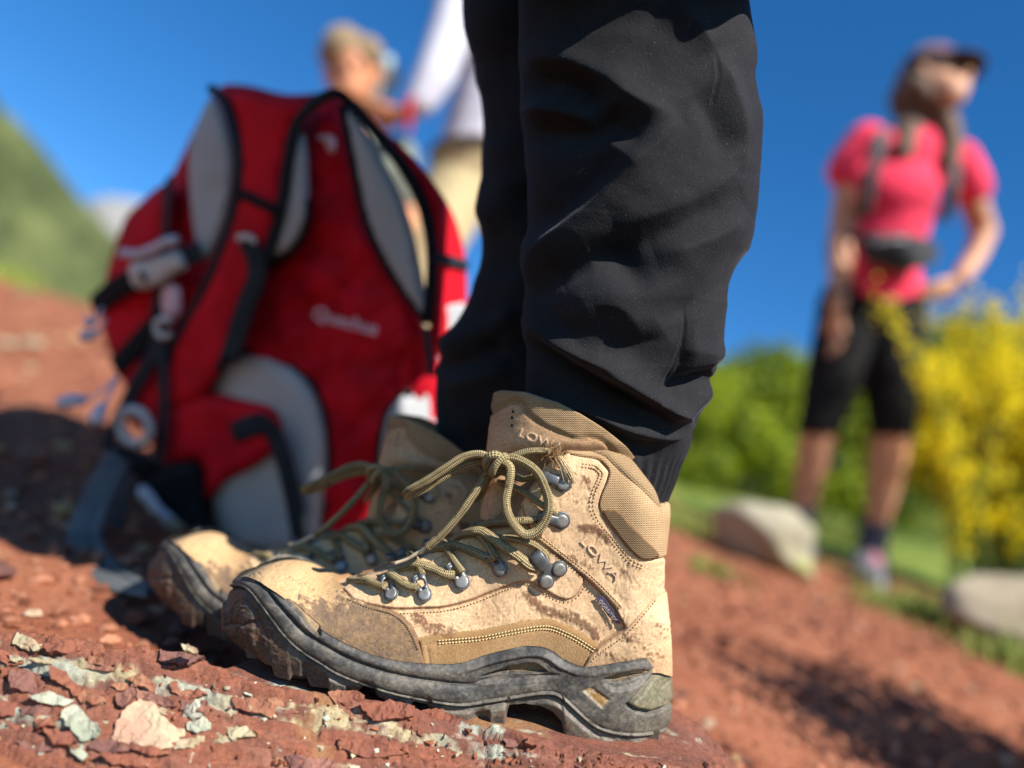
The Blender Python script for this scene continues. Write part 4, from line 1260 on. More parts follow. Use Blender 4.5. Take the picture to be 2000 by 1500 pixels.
SLABS = [
 (R5((350,425),(620,400),(645,450),(600,505),(350,492)), 'st_red', .012), (R5((200,540),(450,545),(640,530),(710,590),(905,620),(890,655),(760,642),(520,596),(380,585)), 'st_cream', .006),
 (R5((80,645),(300,648),(390,700),(420,790),(300,830),(80,765)), 'st_purple', .010), (R5((395,600),(520,650),(560,720),(700,800),(835,850),(640,895),(520,760),(400,690)), 'st_red', .010),
 (R5((230,835),(420,810),(585,890),(490,915),(300,885)), 'st_green', .006), (R5((905,825),(1050,770),(1062,850),(975,930),(900,890)), 'st_purple', .014),
 (R5((1065,785),(1300,840),(1385,925),(1200,895),(1070,850)), 'st_purple', .010), (R5((120,340),(260,390),(335,445),(235,492),(95,425)), 'st_cream', .008),
 (R5((0,470),(90,490),(180,560),(60,590),(0,560)), 'st_red', .012), (R5((655,520),(790,530),(800,590),(690,580)), 'st_red', .006), (R5((980,690),(1100,650),(1220,740),(1200,800),(1060,745)), 'st_red', .007),
 (R5((870,760),(950,730),(1000,760),(930,800)), 'st_red', .006), (R5((0,880),(140,890),(110,990),(0,1010)), 'st_red', .010), (R5((150,930),(330,915),(470,940),(300,1000),(160,990)), 'st_purple', .007),
 (R5((690,860),(780,840),(840,880),(720,910)), 'st_red', .006), (R5((1240,480),(1480,490),(1600,530),(1480,590),(1240,560)), 'st_purple', .006), (R5((1330,730),(1500,740),(1620,820),(1500,860),(1340,800)), 'st_gold', .007),
 (R5((700,1190),(900,1170),(1010,1260),(860,1290),(690,1250)), 'st_purple', .008), (R5((780,1290),(1100,1280),(1350,1330),(1200,1400),(880,1370)), 'st_red', .010), (R5((1420,870),(1620,880),(1580,960),(1400,940)), 'st_purple', .009),
 (R5((0,610),(70,600),(60,680),(0,700)), 'st_cream', .006), (R5((1010,1240),(1210,1230),(1330,1290),(1180,1310)), 'st_red', .006), (R5((250,1010),(400,1000),(440,1060),(290,1090)), 'st_green', .005),
 (R5((60,1060),(210,1050),(330,1100),(200,1160),(70,1140)), 'st_red', .008), (R5((340,1090),(560,1120),(600,1200),(420,1220)), 'st_red', .007), (R5((120,1180),(330,1190),(420,1260),(180,1280)), 'st_purple', .007),
 ([(640,1352),(662,1347),(705,1352),(712,1364),(690,1376),(650,1374)], 'st_cream', .007), ([(700,1376),(760,1366),(812,1380),(806,1398),(730,1408)], 'st_red', .009), ([(815,1386),(860,1384),(912,1410),(900,1424),(830,1412)], 'st_red', .008),
 ([(880,1424),(930,1424),(972,1432),(965,1448),(905,1442)], 'st_green', .006), ([(1025,1452),(1037,1438),(1050,1458)], 'st_red', .008), ([(985,1440),(1015,1448),(1030,1462),(990,1458)], 'st_gold', .006),
 ([(720,1420),(770,1412),(790,1424),(765,1440),(725,1436)], 'st_cream', .006), ([(560,1382),(640,1392),(690,1408),(660,1424),(580,1404)], 'st_gold', .006), ([(450,1360),(540,1366),(590,1392),(530,1400),(460,1384)], 'st_cream', .006),
 ([(500,1422),(600,1430),(640,1452),(560,1462),(505,1446)], 'st_purple', .008), ([(660,1442),(760,1446),(800,1468),(720,1480),(665,1464)], 'st_red', .008), ([(820,1452),(900,1460),(940,1480),(860,1490)], 'st_red', .008),
 ([(420,1450),(500,1462),(530,1490),(440,1486)], 'st_red', .009), ([(560,1476),(650,1482),(670,1500),(570,1506)], 'st_cream', .006), ([(960,1470),(1050,1476),(1090,1496),(980,1500)], 'st_purple', .008),
 ([(1140,1478),(1190,1486),(1230,1500),(1150,1502)], 'st_gold', .006), ([(380,1402),(430,1396),(470,1412),(420,1432)], 'st_green', .006), ([(440,1420),(480,1418),(500,1436),(450,1444)], 'st_cream', .006),
]
KEEP_PALE = {1, 4, 7, 30, 43}
for k in range(len(SLABS)):
    pl, m, th = SLABS[k]
    if m in ('st_cream', 'st_green', 'st_gold') and k not in KEEP_PALE: SLABS[k] = (pl, ('st_red', 'st_purple')[k % 2], th)
for k, (pl, m, th) in enumerate(SLABS):
    if k in (29, 32, 33, 35, 37, 38, 40, 41, 42): continue
    shard('slab', pl, m, rock, th, .0016 + .0022 * rg.random(), (rg.uniform(-.12, .12), rg.uniform(-.05, .22)), .0016, k)
# crumbs of shale on the ledge: chips too small to tell apart
mb = MB()
for k in range(420):
    u, v = rg.uniform(-30, 1330), 0
    v = np.interp(u, CREST[:, 0], CREST[:, 1]) + 4 + (1510 - np.interp(u, CREST[:, 0], CREST[:, 1])) * rg.random()
    h, n = hit(u, v, 0, BVH_L)
    if h is None or h.y > .492: continue
    s = .0006 + .0024 * rg.random() ** 3
    ax = Vector(rg.normal(size=3) * [.4, .4, .4] + [.1, -.3, 1]).normalized(); x = ax.orthogonal().normalized(); x.rotate(Quaternion(ax, rg.uniform(0, 6))); y = ax.cross(x)
    m = rg.integers(4, 7); ang = np.sort(rg.uniform(0, 6.28, m)); rr = rg.uniform(.6, 1.2, m)
    top = [h + x * s * 1.5 * r * math.cos(a) + y * s * r * math.sin(a) + ax * s * rg.uniform(.3, .6) for a, r in zip(ang, rr)]
    bot = [p - ax * s * .8 for p in top]
    r = rg.random(); col = (SOIL if r < .5 else SOIL2 if r < .7 else np.array([.20,.085,.07]) if r < .82 else np.array([.52,.45,.30]) if r < .93 else np.array([.5,.52,.4])) * rg.uniform(.7, 1.15)
    mb.add(top + bot, [list(range(m)), list(range(2 * m - 1, m - 1, -1))] + [[i, m + i, m + (i + 1) % m, (i + 1) % m] for i in range(m)], None, list(np.clip(col, 0, 1)))
chips = mb.build('shale_chips', M['gravel'], rock, smooth=False); chips['kind'] = 'stuff'

# loose stones one can point to
def loose(poly, mat, label, th, d=None, lift=.004, tilt=(0, 0), nrm=None, rough=.0014, seed=0):
    o = shard('loose_stone', poly, mat, None, th, lift, tilt, rough, seed, d, nrm)
    tag(o, label, 'stone', 'loose stones on the shale ledge')
    return o
loose([(218,1447),(229,1410),(249,1377),(274,1364),(296,1369),(316,1396),(343,1420),(361,1425),(356,1455),(320,1461),(275,1456)], 'st_pink', 'large pink and cream stone shard leaning at the bottom left', .016, None, .003, nrm=(.15, -.86, .48), rough=.001, seed=5)
loose(R5((470,1010),(520,930),(600,905),(640,960),(790,1090),(740,1150),(630,1180),(560,1090)), 'st_green', 'blocky mint white stone left of the pink shard', .016, None, .003, nrm=(.1, -.80, .6), seed=6)
loose(R5((1420,950),(1470,900),(1530,872),(1575,920),(1560,1000),(1500,1025),(1430,1010)), 'st_green', 'small grey green flake standing upright right of the pink shard', .004, None, .003, nrm=(-.2, -.9, .3), seed=7)
loose(R5((1380,1190),(1540,1150),(1700,1120),(1850,1170),(1820,1205),(1650,1200),(1420,1255),(1370,1245)), 'st_cream', 'long thin cream splinter lying right of the pink shard', .007, None, .002, seed=8)
loose(R5((535,1215),(580,1260),(640,1205),(650,1260),(690,1300),(650,1330),(590,1300),(545,1270)), 'st_green', 'jagged pale green splinter at the bottom edge below the mint stone', .003, None, .003, nrm=(.1, -.7, .7), seed=9)
loose(R5((1460,1040),(1560,1010),(1660,1030),(1650,1090),(1540,1130),(1465,1100)), 'st_green', 'mottled grey green pebble tucked behind the long cream splinter', .010, None, .002, seed=10)
loose(R5((1225,930),(1290,920),(1395,990),(1350,1005),(1260,970)), 'st_cream', 'small cream chip touching the top right of the pink shard', .005, None, .002, seed=11)
loose([(355,1262),(366,1258),(383,1268),(380,1276),(357,1270)], 'st_cream', 'tiny cream pebble on the crest under the shaded boot toe', .006, None, .002, seed=12)
loose(R5((1010,750),(1060,738),(1085,765),(1040,775)), 'st_cream', 'tiny white chip on the brown blocks above the pink shard', .004, None, .003, seed=13)
loose(R5((90,540),(150,525),(180,560),(120,575)), 'st_cream', 'small white chip on red rock at the left edge', .004, None, .004, seed=14)
loose(R5((215,430),(290,425),(325,460),(260,490),(230,470)), 'st_cream', 'bright cream stone wedged at the top left of the ledge', .006, None, .004, seed=15)

# blurred stones up the bank
def bank_stone(u, v, px, mat, label, flat=.8):
    p = ground_at(u, v + px * .3)
    o = stone(mat, p.x, p.y, px / 2 * p.y / F, rg.uniform(0, 6), .2, None, name='bank_stone', flat=flat)
    tag(o, label, 'stone', 'stones on the bank')
bank_stone(48, 566, 40, 'st_cream', 'pale stone on the skyline of the red bank at left')
bank_stone(62, 665, 46, 'st_cream', 'cream stone on the red bank left of the backpack, nearer than the skyline one')
bank_stone(14, 668, 40, 'st_cream', 'pale stone cut by the left picture edge')
bank_stone(195, 520, 44, 'st_cream', 'pale rock on the skyline just left of the backpack')
bank_stone(300, 1190, 26, 'st_cream', 'small pale pebble in front of the shaded boot toe')

# boulder by the woman's feet
def boulder(name, u0, v0, u1, v1, d, mat, seed, label, flat=.62, skew=.0, dep=.7):
    me = stone_mesh(name, seed, 1.0, 4, .12)
    w, h = (u1 - u0) / F * d / 2, (v1 - v0) / F * d / 2
    c = P((u0 + u1) / 2, (v0 + v1) / 2, d)
    co = np.array([v.co[:] for v in me.vertices]); co /= np.abs(co).max(0)
    co[:, 2] += skew * co[:, 0] * (1)
    co += .10 * np.stack([fbm(co[:, 0] * 2.2, co[:, 1] * 2.2, co[:, 2] * 2.2, 5, seed + k, .6) for k in range(3)], 1)
    co = co * [w, w * dep, h]
    me.vertices.foreach_set('co', co.ravel().astype(np.float32)); me.polygons.foreach_set('use_smooth', np.ones(len(me.polygons), bool)); me.update()
    o = link_mesh(name, me, M[mat]); o.location = c
    return tag(o, label, 'boulder')
M['st_lichen'] = stone_mat('stone_lichen', (.33,.30,.22), (.26,.235,.155), (.29,.29,.10), 5)
M['st_lichen2'] = stone_mat('stone_lichen_grey', (.30,.25,.175), (.22,.18,.12), (.20,.20,.10), 6)
boulder('boulder', 1388, 978, 1606, 1150, 2.15, 'st_lichen', 3, 'pale lichen covered boulder left of the woman\'s feet', skew=-.26)
boulder('boulder', 1835, 1128, 2110, 1260, 1.85, 'st_lichen2', 9, 'low beige boulder under the yellow bush at the right edge', skew=-.1)

# grass tufts
def tuft(name, u, v, wpx, hpx, n, label, cols=((.14,.19,.03), (.24,.27,.06))):
    p = ground_at(u, v); d = p.y; mb = MB(); w = wpx / F * d; hgt = hpx / F * d
    xs_, ys_ = p.x + rg.normal(size=n) * w * .4, p.y + rg.normal(size=n) * w * .4; zs_ = gz(xs_, ys_)
    for k in range(n):
        x, y = float(xs_[k]), float(ys_[k])
        b = Vector((x, y, float(zs_[k]) - .004)); h = hgt * rg.uniform(.5, 1.1); l = Vector((rg.normal() * .5, rg.normal() * .5, 1)).normalized()
        s = Vector((rg.normal(), rg.normal(), 0)).normalized() * h * .045
        t1 = b + l * h * .55; t2 = b + l * h + Vector((l.x, l.y, -.3)) * h * .3
        c = np.array(cols[0]) + (np.array(cols[1]) - np.array(cols[0])) * rg.random()
        mb.add([b - s, b + s, t1 + s * .8, t1 - s * .8, t2], [(0, 1, 2, 3), (3, 2, 4)], None, list(c))
    o = mb.build(name, M['blade'], None); tag(o, label, 'grass tuft', 'grass tufts on the bank', 'stuff'); return o
M['blade'] = vmat('grass_blade', .7, 60, .3, .1, .0005, .25)
tuft('grass_tuft', 1775, 1205, 120, 50, 420, 'sparse green grass tuft on the red soil below the woman\'s shoe')
tuft('grass_tuft', 1985, 1300, 150, 70, 420, 'green grass tuft cut by the right picture edge')
tuft('grass_tuft', 1640, 1060, 90, 60, 300, 'green grass between the boulder and the woman\'s shoe')
tuft('grass_tuft', 1335, 1035, 110, 50, 420, 'green grass strip left of the pale boulder')
tuft('grass_tuft', 1395, 1120, 70, 45, 160, 'short grass at the left foot of the pale boulder')
tuft('grass_tuft', 1850, 1215, 130, 60, 300, 'grass in front of the low beige boulder')
tuft('grass_tuft', 25, 540, 60, 40, 260, 'bright green grass on the skyline at the left edge', ((.22,.30,.04), (.3,.36,.07)))
# ------------------------------------------------------------------ people: continuous bodies grown from limb chains
_bm = bmesh.new(); bmesh.ops.create_icosphere(_bm, subdivisions=2, radius=1)
ICO_V = np.array([v.co[:] for v in _bm.verts]); ICO_F = np.array([[v.index for v in f.verts] for f in _bm.faces]); _bm.free()
def chain_body(name, chains, mat, parent, voxel=.008, smooth=6, blobs=(), cut=None):
    """chains: lists of (point, radius); blobs: (point, (rx, ry, rz), quaternion or None); fused to one surface"""
    vs, fs = [], []
    def sph(c, r, sc=(1, 1, 1), q=None):
        m = np.array(((q or Quaternion()).to_matrix())) @ np.diag([r * k for k in sc])
        fs.append(ICO_F + len(ICO_V) * len(vs)); vs.append(ICO_V @ m.T + np.array(c))
    for ch in chains:
        for (a, ra), (b, rb) in zip(ch[:-1], ch[1:]):
            a, b = Vector(a), Vector(b); L = (b - a).length
            n = max(1, int(L / (min(ra, rb) * .4)))
            for i in range(n + 1):
                t = i / n; sph(a.lerp(b, t), ra + (rb - ra) * t)
    for (c, r3, q) in blobs: sph(c, 1.0, r3, q)
    me = bpy.data.meshes.new(name); me.from_pydata(np.vstack(vs).tolist(), [], np.vstack(fs).tolist())
    o = bpy.data.objects.new(name, me); COL.objects.link(o)
    rm = o.modifiers.new('r', 'REMESH'); rm.mode = 'VOXEL'; rm.voxel_size = voxel
    sm = o.modifiers.new('s', 'SMOOTH'); sm.iterations = smooth; sm.factor = .5
    dg = bpy.context.evaluated_depsgraph_get()
    me2 = bpy.data.meshes.new_from_object(o.evaluated_get(dg))
    bpy.data.objects.remove(o); bpy.data.meshes.remove(me)
    if cut:
        bm = bmesh.new(); bm.from_mesh(me2)
        for (co, no) in cut:
            bmesh.ops.bisect_plane(bm, geom=bm.verts[:] + bm.edges[:] + bm.faces[:], plane_co=co, plane_no=no, clear_outer=True)
        bm.to_mesh(me2); bm.free()
    me2.name = name
    me2.polygons.foreach_set('use_smooth', np.ones(len(me2.polygons), bool)); me2.update()
    return link_mesh(name, me2, mat, parent)

def skin_mat(name, c):
    g = G(name)
    col = g.mix(g.ramp(g.noise(14, 4), .35, .7), c, (c[0] * .88, c[1] * .78, c[2] * .72))
    g.b.inputs['Subsurface Weight'].default_value = .08
    g.b.inputs['Subsurface Radius'].default_value = (.01, .004, .002)
    return g.out(col, .55, g.noise(260, 3), .15, .0004, 0, .4)
M['skin'] = skin_mat('skin_tan', (.52, .27, .155))
M['skin2'] = skin_mat('skin_sunned', (.50, .22, .11))
def cloth(name, c, rough=.85, sheen=.2, var=.2):
    g = G(name)
    col = g.mix(g.ramp(g.noise(9, 4), .35, .7), c, tuple(x * (1 - var) for x in c))
    g.b.inputs['Sheen Weight'].default_value = sheen
    return g.out(col, rough, g.noise(500, 2), .25, .0005, 0, .2)

def hand(wrist, dir_, side, size=.18, curl=.25, thumb_up=None):
    """palm and five unequal bent fingers as chains"""
    w = Vector(wrist); d = Vector(dir_).normalized(); s = Vector(side); s = (s - d * s.dot(d)).normalized(); n = d.cross(s)
    ch = []
    for k, (off, ln) in enumerate(((-1.3, .36), (-.45, .43), (.42, .41), (1.2, .32))):
        b = w + d * size * .08; kn = w + d * size * .50 + s * size * .095 * off
        m = kn + (d * math.cos(curl) + n * math.sin(curl)).normalized() * size * ln * .5
        t = m + (d * math.cos(curl * 2.4) + n * math.sin(curl * 2.4)).normalized() * size * ln * .5
        ch.append([(b, size * .085), (kn, size * .068), (m, size * .055), (t, size * .045)])
    th = w + d * size * .14 - s * size * .10
    t1 = th + (d * .7 - s * .75 + n * .2).normalized() * size * .24; t2 = t1 + (d * .95 - s * .2 + n * .35).normalized() * size * .17
    ch.append([(w + d * size * .05, size * .09), (th, size * .085), (t1, size * .062), (t2, size * .05)])
    return ch

# ------------------------------------------------------------------ the hiker standing in the boots: black trousers
def trouser_mat():
    g = G('black_trouser_cloth')
    sep = g.n('ShaderNodeSeparateXYZ', {0: g.tc.outputs['UV']})
    tw = g.math('SINE', g.math('MULTIPLY', g.math('ADD', sep.outputs[0], sep.outputs[1]), 900.0))
    col0 = g.ramp(g.noise(2200, 2, .5), .3, .7)
    lint = g.ramp(g.noise(1500, 1, .4), .745, .775)
    col = g.mix(g.ramp(g.noise(30, 4), .3, .75), (.0185, .0180, .0202), (.0250, .0244, .0270))
    col = g.mix(g.math('MULTIPLY', col0, .6), col, (.007, .007, .0075))
    col = g.mix(lint, col, (.13, .125, .12))
    g.b.inputs['Sheen Weight'].default_value = .06
    g.b.inputs['Sheen Roughness'].default_value = .38
    g.b.inputs['Sheen Tint'].default_value = (.82, .82, .95, 1)
    h = g.math('ADD', g.math('MULTIPLY', tw, .06), g.noise(700, 3))
    return g.out(col, .78, h, .7, .0005, 0, .06)
M['trouser'] = trouser_mat()

FOLDS = [  # (polyline, half-width px, height mm)
 # the big cuff fold that sweeps down to the right, its hollow below, and the roll above the hem
 ([(1018,612),(1055,642),(1126,684),(1194,718),(1262,762),(1330,806),(1360,836)], 24, 10.0),
 ([(1030,660),(1100,712),(1160,752),(1230,794),(1300,828)], 24, -9.0),
 ([(1050,785),(1123,788),(1160,802),(1228,834),(1313,852),(1352,844)], 19, 7.0),
 ([(1060,830),(1130,838),(1210,862),(1290,880)], 16, -5.0),
 # dome of cloth above it with a dark arch
 ([(1028,604),(1058,565),(1109,531),(1177,503),(1225,520),(1262,570)], 30, -7.0),
 ([(1110,640),(1170,590),(1230,610),(1250,670)], 64, 6.0),
 ([(1280,768),(1330,752),(1396,735)], 19, -7.0), ([(1290,812),(1335,792),(1374,766),(1394,742)], 17, 6.0),
 ([(1330,680),(1380,690),(1400,712)], 42, 5.0), ([(1290,640),(1345,600),(1410,562),(1462,490)], 34, -4.5),
 # long diagonal drape from the knee to the shin
 ([(1330,232),(1270,290),(1221,335),(1160,401),(1109,442),(1051,497),(1022,560)], 34, 8.0),
 ([(1215,300),(1165,350),(1115,395),(1065,435),(1022,470)], 34, -7.0),
 ([(1440,360),(1364,420),(1300,452),(1230,478),(1150,505)], 34, -5.0), ([(1460,300),(1390,372),(1300,412),(1200,446)], 40, 4.5),
 ([(1465,420),(1380,470),(1280,500)], 34, 4.0),
 # knee: shelf of light cloth, two hollows
 ([(1020,120),(1090,118),(1170,150),(1250,205),(1330,232)], 36, 7.0),
 ([(1020,165),(1090,160),(1150,182),(1190,212)], 30, -8.0),
 ([(1015,215),(1070,214),(1130,228),(1170,246)], 22, 5.0),
 ([(1020,262),(1090,262),(1150,256),(1200,240),(1250,280)], 28, -7.0),
 ([(1395,100),(1424,170),(1442,250),(1446,340)], 26, 5.0), ([(1360,180),(1395,240),(1420,310)], 26, -3.0),
 ([(1300,10),(1360,55),(1400,110)], 28, 4.0),
]
SEAMS = [[(1395,100),(1398,150),(1393,205)], [(1342,609),(1338,640),(1323,690),(1304,735),(1286,760)]]
def leg_grid(Lc, Rc, yc, b, vtop, vhem, seed, nphi=380, nv=430, hem_fn=None):
    """Lc/Rc: left and right outline (v -> u) of the leg at depth yc"""
    v = np.linspace(vtop, vhem, nv)
    ul, ur = np.interp(v, *zip(*[(q[1], q[0]) for q in Lc])), np.interp(v, *zip(*[(q[1], q[0]) for q in Rc]))
    k = np.ones(25) / 25
    ul = np.convolve(np.pad(ul, 12, 'edge'), k, 'valid'); ur = np.convolve(np.pad(ur, 12, 'edge'), k, 'valid')
    xc, a = ((ul + ur) / 2 - 1000) / F * yc, (ur - ul) / 2 / F * yc
    phi = np.linspace(0, 2 * np.pi, nphi, endpoint=False)
    n = 2.25
    c, s = np.cos(phi), np.sin(phi)
    cc, ss = np.sign(c) * np.abs(c) ** (2 / n), np.sign(s) * np.abs(s) ** (2 / n)
    bb = b(v) if callable(b) else np.full(nv, b)
    X = xc[:, None] + a[:, None] * cc[None]
    Y = yc - bb[:, None] * np.where(ss < 0, .78, 1.0)[None] * ss[None]
    Z = np.repeat(((750 - v) / F * yc)[:, None], nphi, 1)
    if hem_fn is not None: Z = Z + hem_fn(v, X, cc, ss)
    V = np.stack([X, Y, Z], -1)
    N = grid_normals(V, wrap_v=True)
    if np.mean(N[:, :, 1] * (Y - yc)) < 0: N = -N
    return V, N, phi
def near_line(u, v, pts, reach):
    """distance and arc parameter, evaluated only near the curve"""
    L = catmull(pts, 4)
    m = (u > L[:, 0].min() - reach) & (u < L[:, 0].max() + reach) & (v > L[:, 1].min() - reach) & (v < L[:, 1].max() + reach)
    d = np.full(u.shape, 1e3); t = np.zeros(u.shape)
    if m.any():
        dd_, _, tt_ = d_line(u[m], v[m], L); d[m] = dd_; t[m] = tt_
    return d, t
def fold_height(u, v):
    h = np.zeros_like(u)
    for pts, w, mm in FOLDS:
        w = w * 1.05
        d, t = near_line(u, v, pts, w * 2.6)
        end = np.sin(np.clip(np.minimum(t, 1 - t) * 3.4, 0, 1) * np.pi / 2)
        h += mm * .00135 * np.exp(-np.abs(d / w) ** (1.3 if mm > 0 else 1.9)) * end
    return h
hiker = empty('person', P(1150, 1440, .60))
NL = [(1013,-420),(1010,-100),(1012,0),(1015,200),(1030,330),(1028,480),(1020,620),(1030,700),(1020,800),(1030,880),(1040,960),(1050,1010)]
NR = [(1440,-420),(1440,-60),(1446,0),(1462,100),(1472,240),(1474,360),(1466,450),(1440,530),(1415,600),(1398,660),(1396,715),(1388,750),(1362,790),(1350,830),(1352,850),(1338,885),(1322,925),(1308,965),(1290,1000),(1270,1040)]
def bnear(v):
    return np.interp(v, [-420, 0, 300, 600, 720, 790, 850, 1010], [.078, .074, .070, .063, .050, .037, .030, .028])
YN = .552
V, N, phi = leg_grid(NL, NR, YN, bnear, -420, 1030, 1)
mir = V.copy(); fr = mir[..., 1] > YN; mir[..., 1] = np.where(fr, 2 * YN - mir[..., 1], mir[..., 1])
u, v = proj(mir)
h = fold_height(u, v) * np.where(fr, .55, 1.0)
h += .0016 * fbm(u / 110, v / 70, 0, 2, 51) + .0002 * fbm(u / 25, v / 25, 0, 2, 52)
for sm in SEAMS:
    d, t = near_line(u, v, sm, 20); h += (-.0008 * np.exp(-(d / 2.0) ** 2) + .0003 * np.exp(-((d - 5) / 3) ** 2)) * np.clip(np.minimum(t, 1 - t) * 12, 0, 1)
h *= sstep(1010, 930, v)
# elastic gathers near the hem
h += .0009 * np.sin(phi[None] * 40 + 1.2 * vnoise(v / 60, 0, 0, 3)) * sstep(880, 930, v)
Vn = V + N * h[..., None]
fN = grid_faces(V.shape[0], V.shape[1], wrap_v=True)
a_, b_, c_ = (Vn.reshape(-1, 3)[fN[60000, k]] for k in (0, 1, 3))
if np.dot(np.cross(b_ - a_, c_ - a_), N.reshape(-1, 3)[fN[60000, 0]]) < 0: fN = fN[:, ::-1]
uvN = np.stack([np.repeat(phi[None] * .07, V.shape[0], 0), Vn[..., 2]], -1).reshape(-1, 2)
# the far leg, deeper and mostly in shade
YF = .672
def offu(lst, du): return [(a + du, b) for a, b in lst]
FL = [(890,-420),(900,-60),(906,0),(914,100),(930,220),(946,310),(948,350),(935,450),(918,540),(905,600),(868,655),(845,700),(848,780),(840,850),(848,900),(852,960)]
FR = [(1290,-420),(1290,0),(1290,300),(1270,500),(1200,650),(1150,750),(1110,830),(1080,900),(1068,960)]
def bfar(v):
    return np.interp(v, [-420, 0, 300, 600, 780, 880, 1010], [.076, .072, .068, .062, .052, .042, .038])
V2, N2, phi2 = leg_grid(FL, FR, YF, bfar, -420, 950, 2, 240, 300)
u2, v2 = proj(V2)
h2 = .007 * fbm(u2 / 160, v2 / 90, 0, 2, 55) + .0004 * fbm(u2 / 25, v2 / 25, 0, 2, 56)
for pts, w, mm in (([(850,690),(900,660),(960,640),(1010,600)], 22, 7), ([(860,760),(930,740),(1000,720)], 22, 6), ([(850,720),(920,700),(990,670)], 18, -6), ([(930,430),(980,400),(1010,340)], 26, 5)):
    d, t = near_line(u2, v2, pts, 70); h2 += mm * .001 * np.exp(-(d / w) ** 2) * np.clip(np.minimum(t, 1 - t) * 6, 0, 1)
h2 += .0008 * np.sin(phi2[None] * 40) * sstep(860, 920, v2)
Vf = V2 + N2 * h2[..., None]
fF = grid_faces(V2.shape[0], V2.shape[1], wrap_v=True)
if (fN[0][0] != 0): fF = fF[:, ::-1]
uvF = np.stack([np.repeat(phi2[None] * .07, V2.shape[0], 0), Vf[..., 2]], -1).reshape(-1, 2)
nv1 = Vn.shape[0] * Vn.shape[1]
# both legs run up into the seat of the trousers: one garment
ztop = float(Vn[0, :, 2].mean())
mb = MB(); mb.add(Vn.reshape(-1, 3), fN, uvN); 
hip = Vector((.085, .612, .70))
def thigh(Vtop, dx, dy, ring_n):
    n = Vtop.shape[0]; out = [Vtop]; c0 = Vtop.mean(0)
    for k in range(1, 9):
        t = k / 8; c = np.array([c0[0] + (hip.x + dx - c0[0]) * t, c0[1] + (hip.y + dy - c0[1]) * t, ztop + (.74 - ztop) * t])
        q = Vtop - c0; q[:, 2] = 0; out.append(c + q * (1 + .12 * math.sin(t * 2.2)))
    return np.stack(out, 0)
T1 = thigh(Vn[0], 0, -.062, 8); mb.add(T1.reshape(-1, 3), grid_faces(T1.shape[0], T1.shape[1], wrap_v=True))
trousers = mb.build('trousers', M['trouser'], hiker)
mb = MB(); mb.add(Vf.reshape(-1, 3), fF, uvF)
T2 = thigh(Vf[0], 0, .062, 8); mb.add(T2.reshape(-1, 3), grid_faces(T2.shape[0], T2.shape[1], wrap_v=True))
far_leg = mb.build('trouser_leg', M['trouser'], trousers)
far_leg['label'] = 'further trouser leg, deep in shade'
# unseen garment added round the hips: its hem, above the picture, shades the knee
phj = np.linspace(math.radians(-150), math.radians(-22), 70)      # from behind-left round the camera side
tj = np.linspace(0, 1, 40)
hem = .250 + .007 * np.sin(phj * 7.5) + .003 * np.sin(phj * 13 + 1)
JX = .080 + (.105 + .030 * tj[None] + .010 * np.sin(phj * 11)[:, None] * tj[None] + .004 * np.sin(tj * 17)[None]) * np.cos(phj)[:, None]
JY = .560 + (.100 + .020 * tj[None] + .010 * np.sin(phj * 11)[:, None] * tj[None] + .004 * np.sin(tj * 17)[None]) * np.sin(phj)[:, None]
JZ = .80 + (hem[:, None] - .80) * tj[None]
JV = np.stack([JX, JY, JZ], -1); JN = grid_normals(JV); JN *= np.sign((JN[..., :1] * (JX - .08)[..., None] + JN[..., 1:2] * (JY - .56)[..., None]))
jv = np.concatenate([JV.reshape(-1, 3), (JV - JN * .003).reshape(-1, 3)]); jf = grid_faces(70, 40).tolist(); jf += [[2800 + i for i in q[::-1]] for q in jf]
mk('shade_jacket', jv, jf, cloth('navy_shade_jacket', (.02,.025,.05)), hiker)
# body of the hiker above the picture (it throws the shade on the backpack)
hp = hip
chains = [
 [((.054, YN, -.16), .024), ((.064, YN, .0), .026), ((.072, YN, .08), .038), ((.075, YN, .25), .046), ((.083, .56, .62), .075), (hp + Vector((0, -.05, .05)), .085)],
 [((-.01, YF, -.20), .028), ((.02, YF, 0), .036), ((.05, YF, .25), .046), ((.08, .66, .62), .075), (hp + Vector((0, .05, .05)), .085)],
 [((-.01, YF, -.20), .028), ((-.06, YF, -.225), .024)], [((.054, YN, -.16), .024), ((.0, YN, -.18), .024)],
 [(hp + Vector((0, 0, .05)), .125), (hp + Vector((-.02, 0, .30)), .12), (hp + Vector((-.03, 0, .48)), .125), (hp + Vector((-.03, 0, .58)), .06), (hp + Vector((-.05, 0, .64)), .052)],
 [(hp + Vector((-.03, -.17, .50)), .055), (hp + Vector((.02, -.23, .24)), .045), (hp + Vector((-.10, -.20, .02)), .036)],
 [(hp + Vector((-.03, .17, .50)), .055), (hp + Vector((.0, .22, .24)), .045), (hp + Vector((-.14, .18, .06)), .036)],
] + hand(hp + Vector((-.10, -.20, .02)), (-.5, 0, -.6), (0, 1, 0)) + hand(hp + Vector((-.14, .18, .06)), (-.7, 0, -.4), (0, -1, 0))
blobs = [(hp + Vector((-.07, 0, .76)), (.098, .076, .118), None), (hp + Vector((-.170, 0, .745)), (.018, .014, .022), None), (hp + Vector((-.03, 0, .46)), (.10, .19, .10), None), (hp + Vector((0, 0, .05)), (.115, .165, .12), None)]
chain_body('body', chains, M['skin'], hiker, .009, 5, blobs)
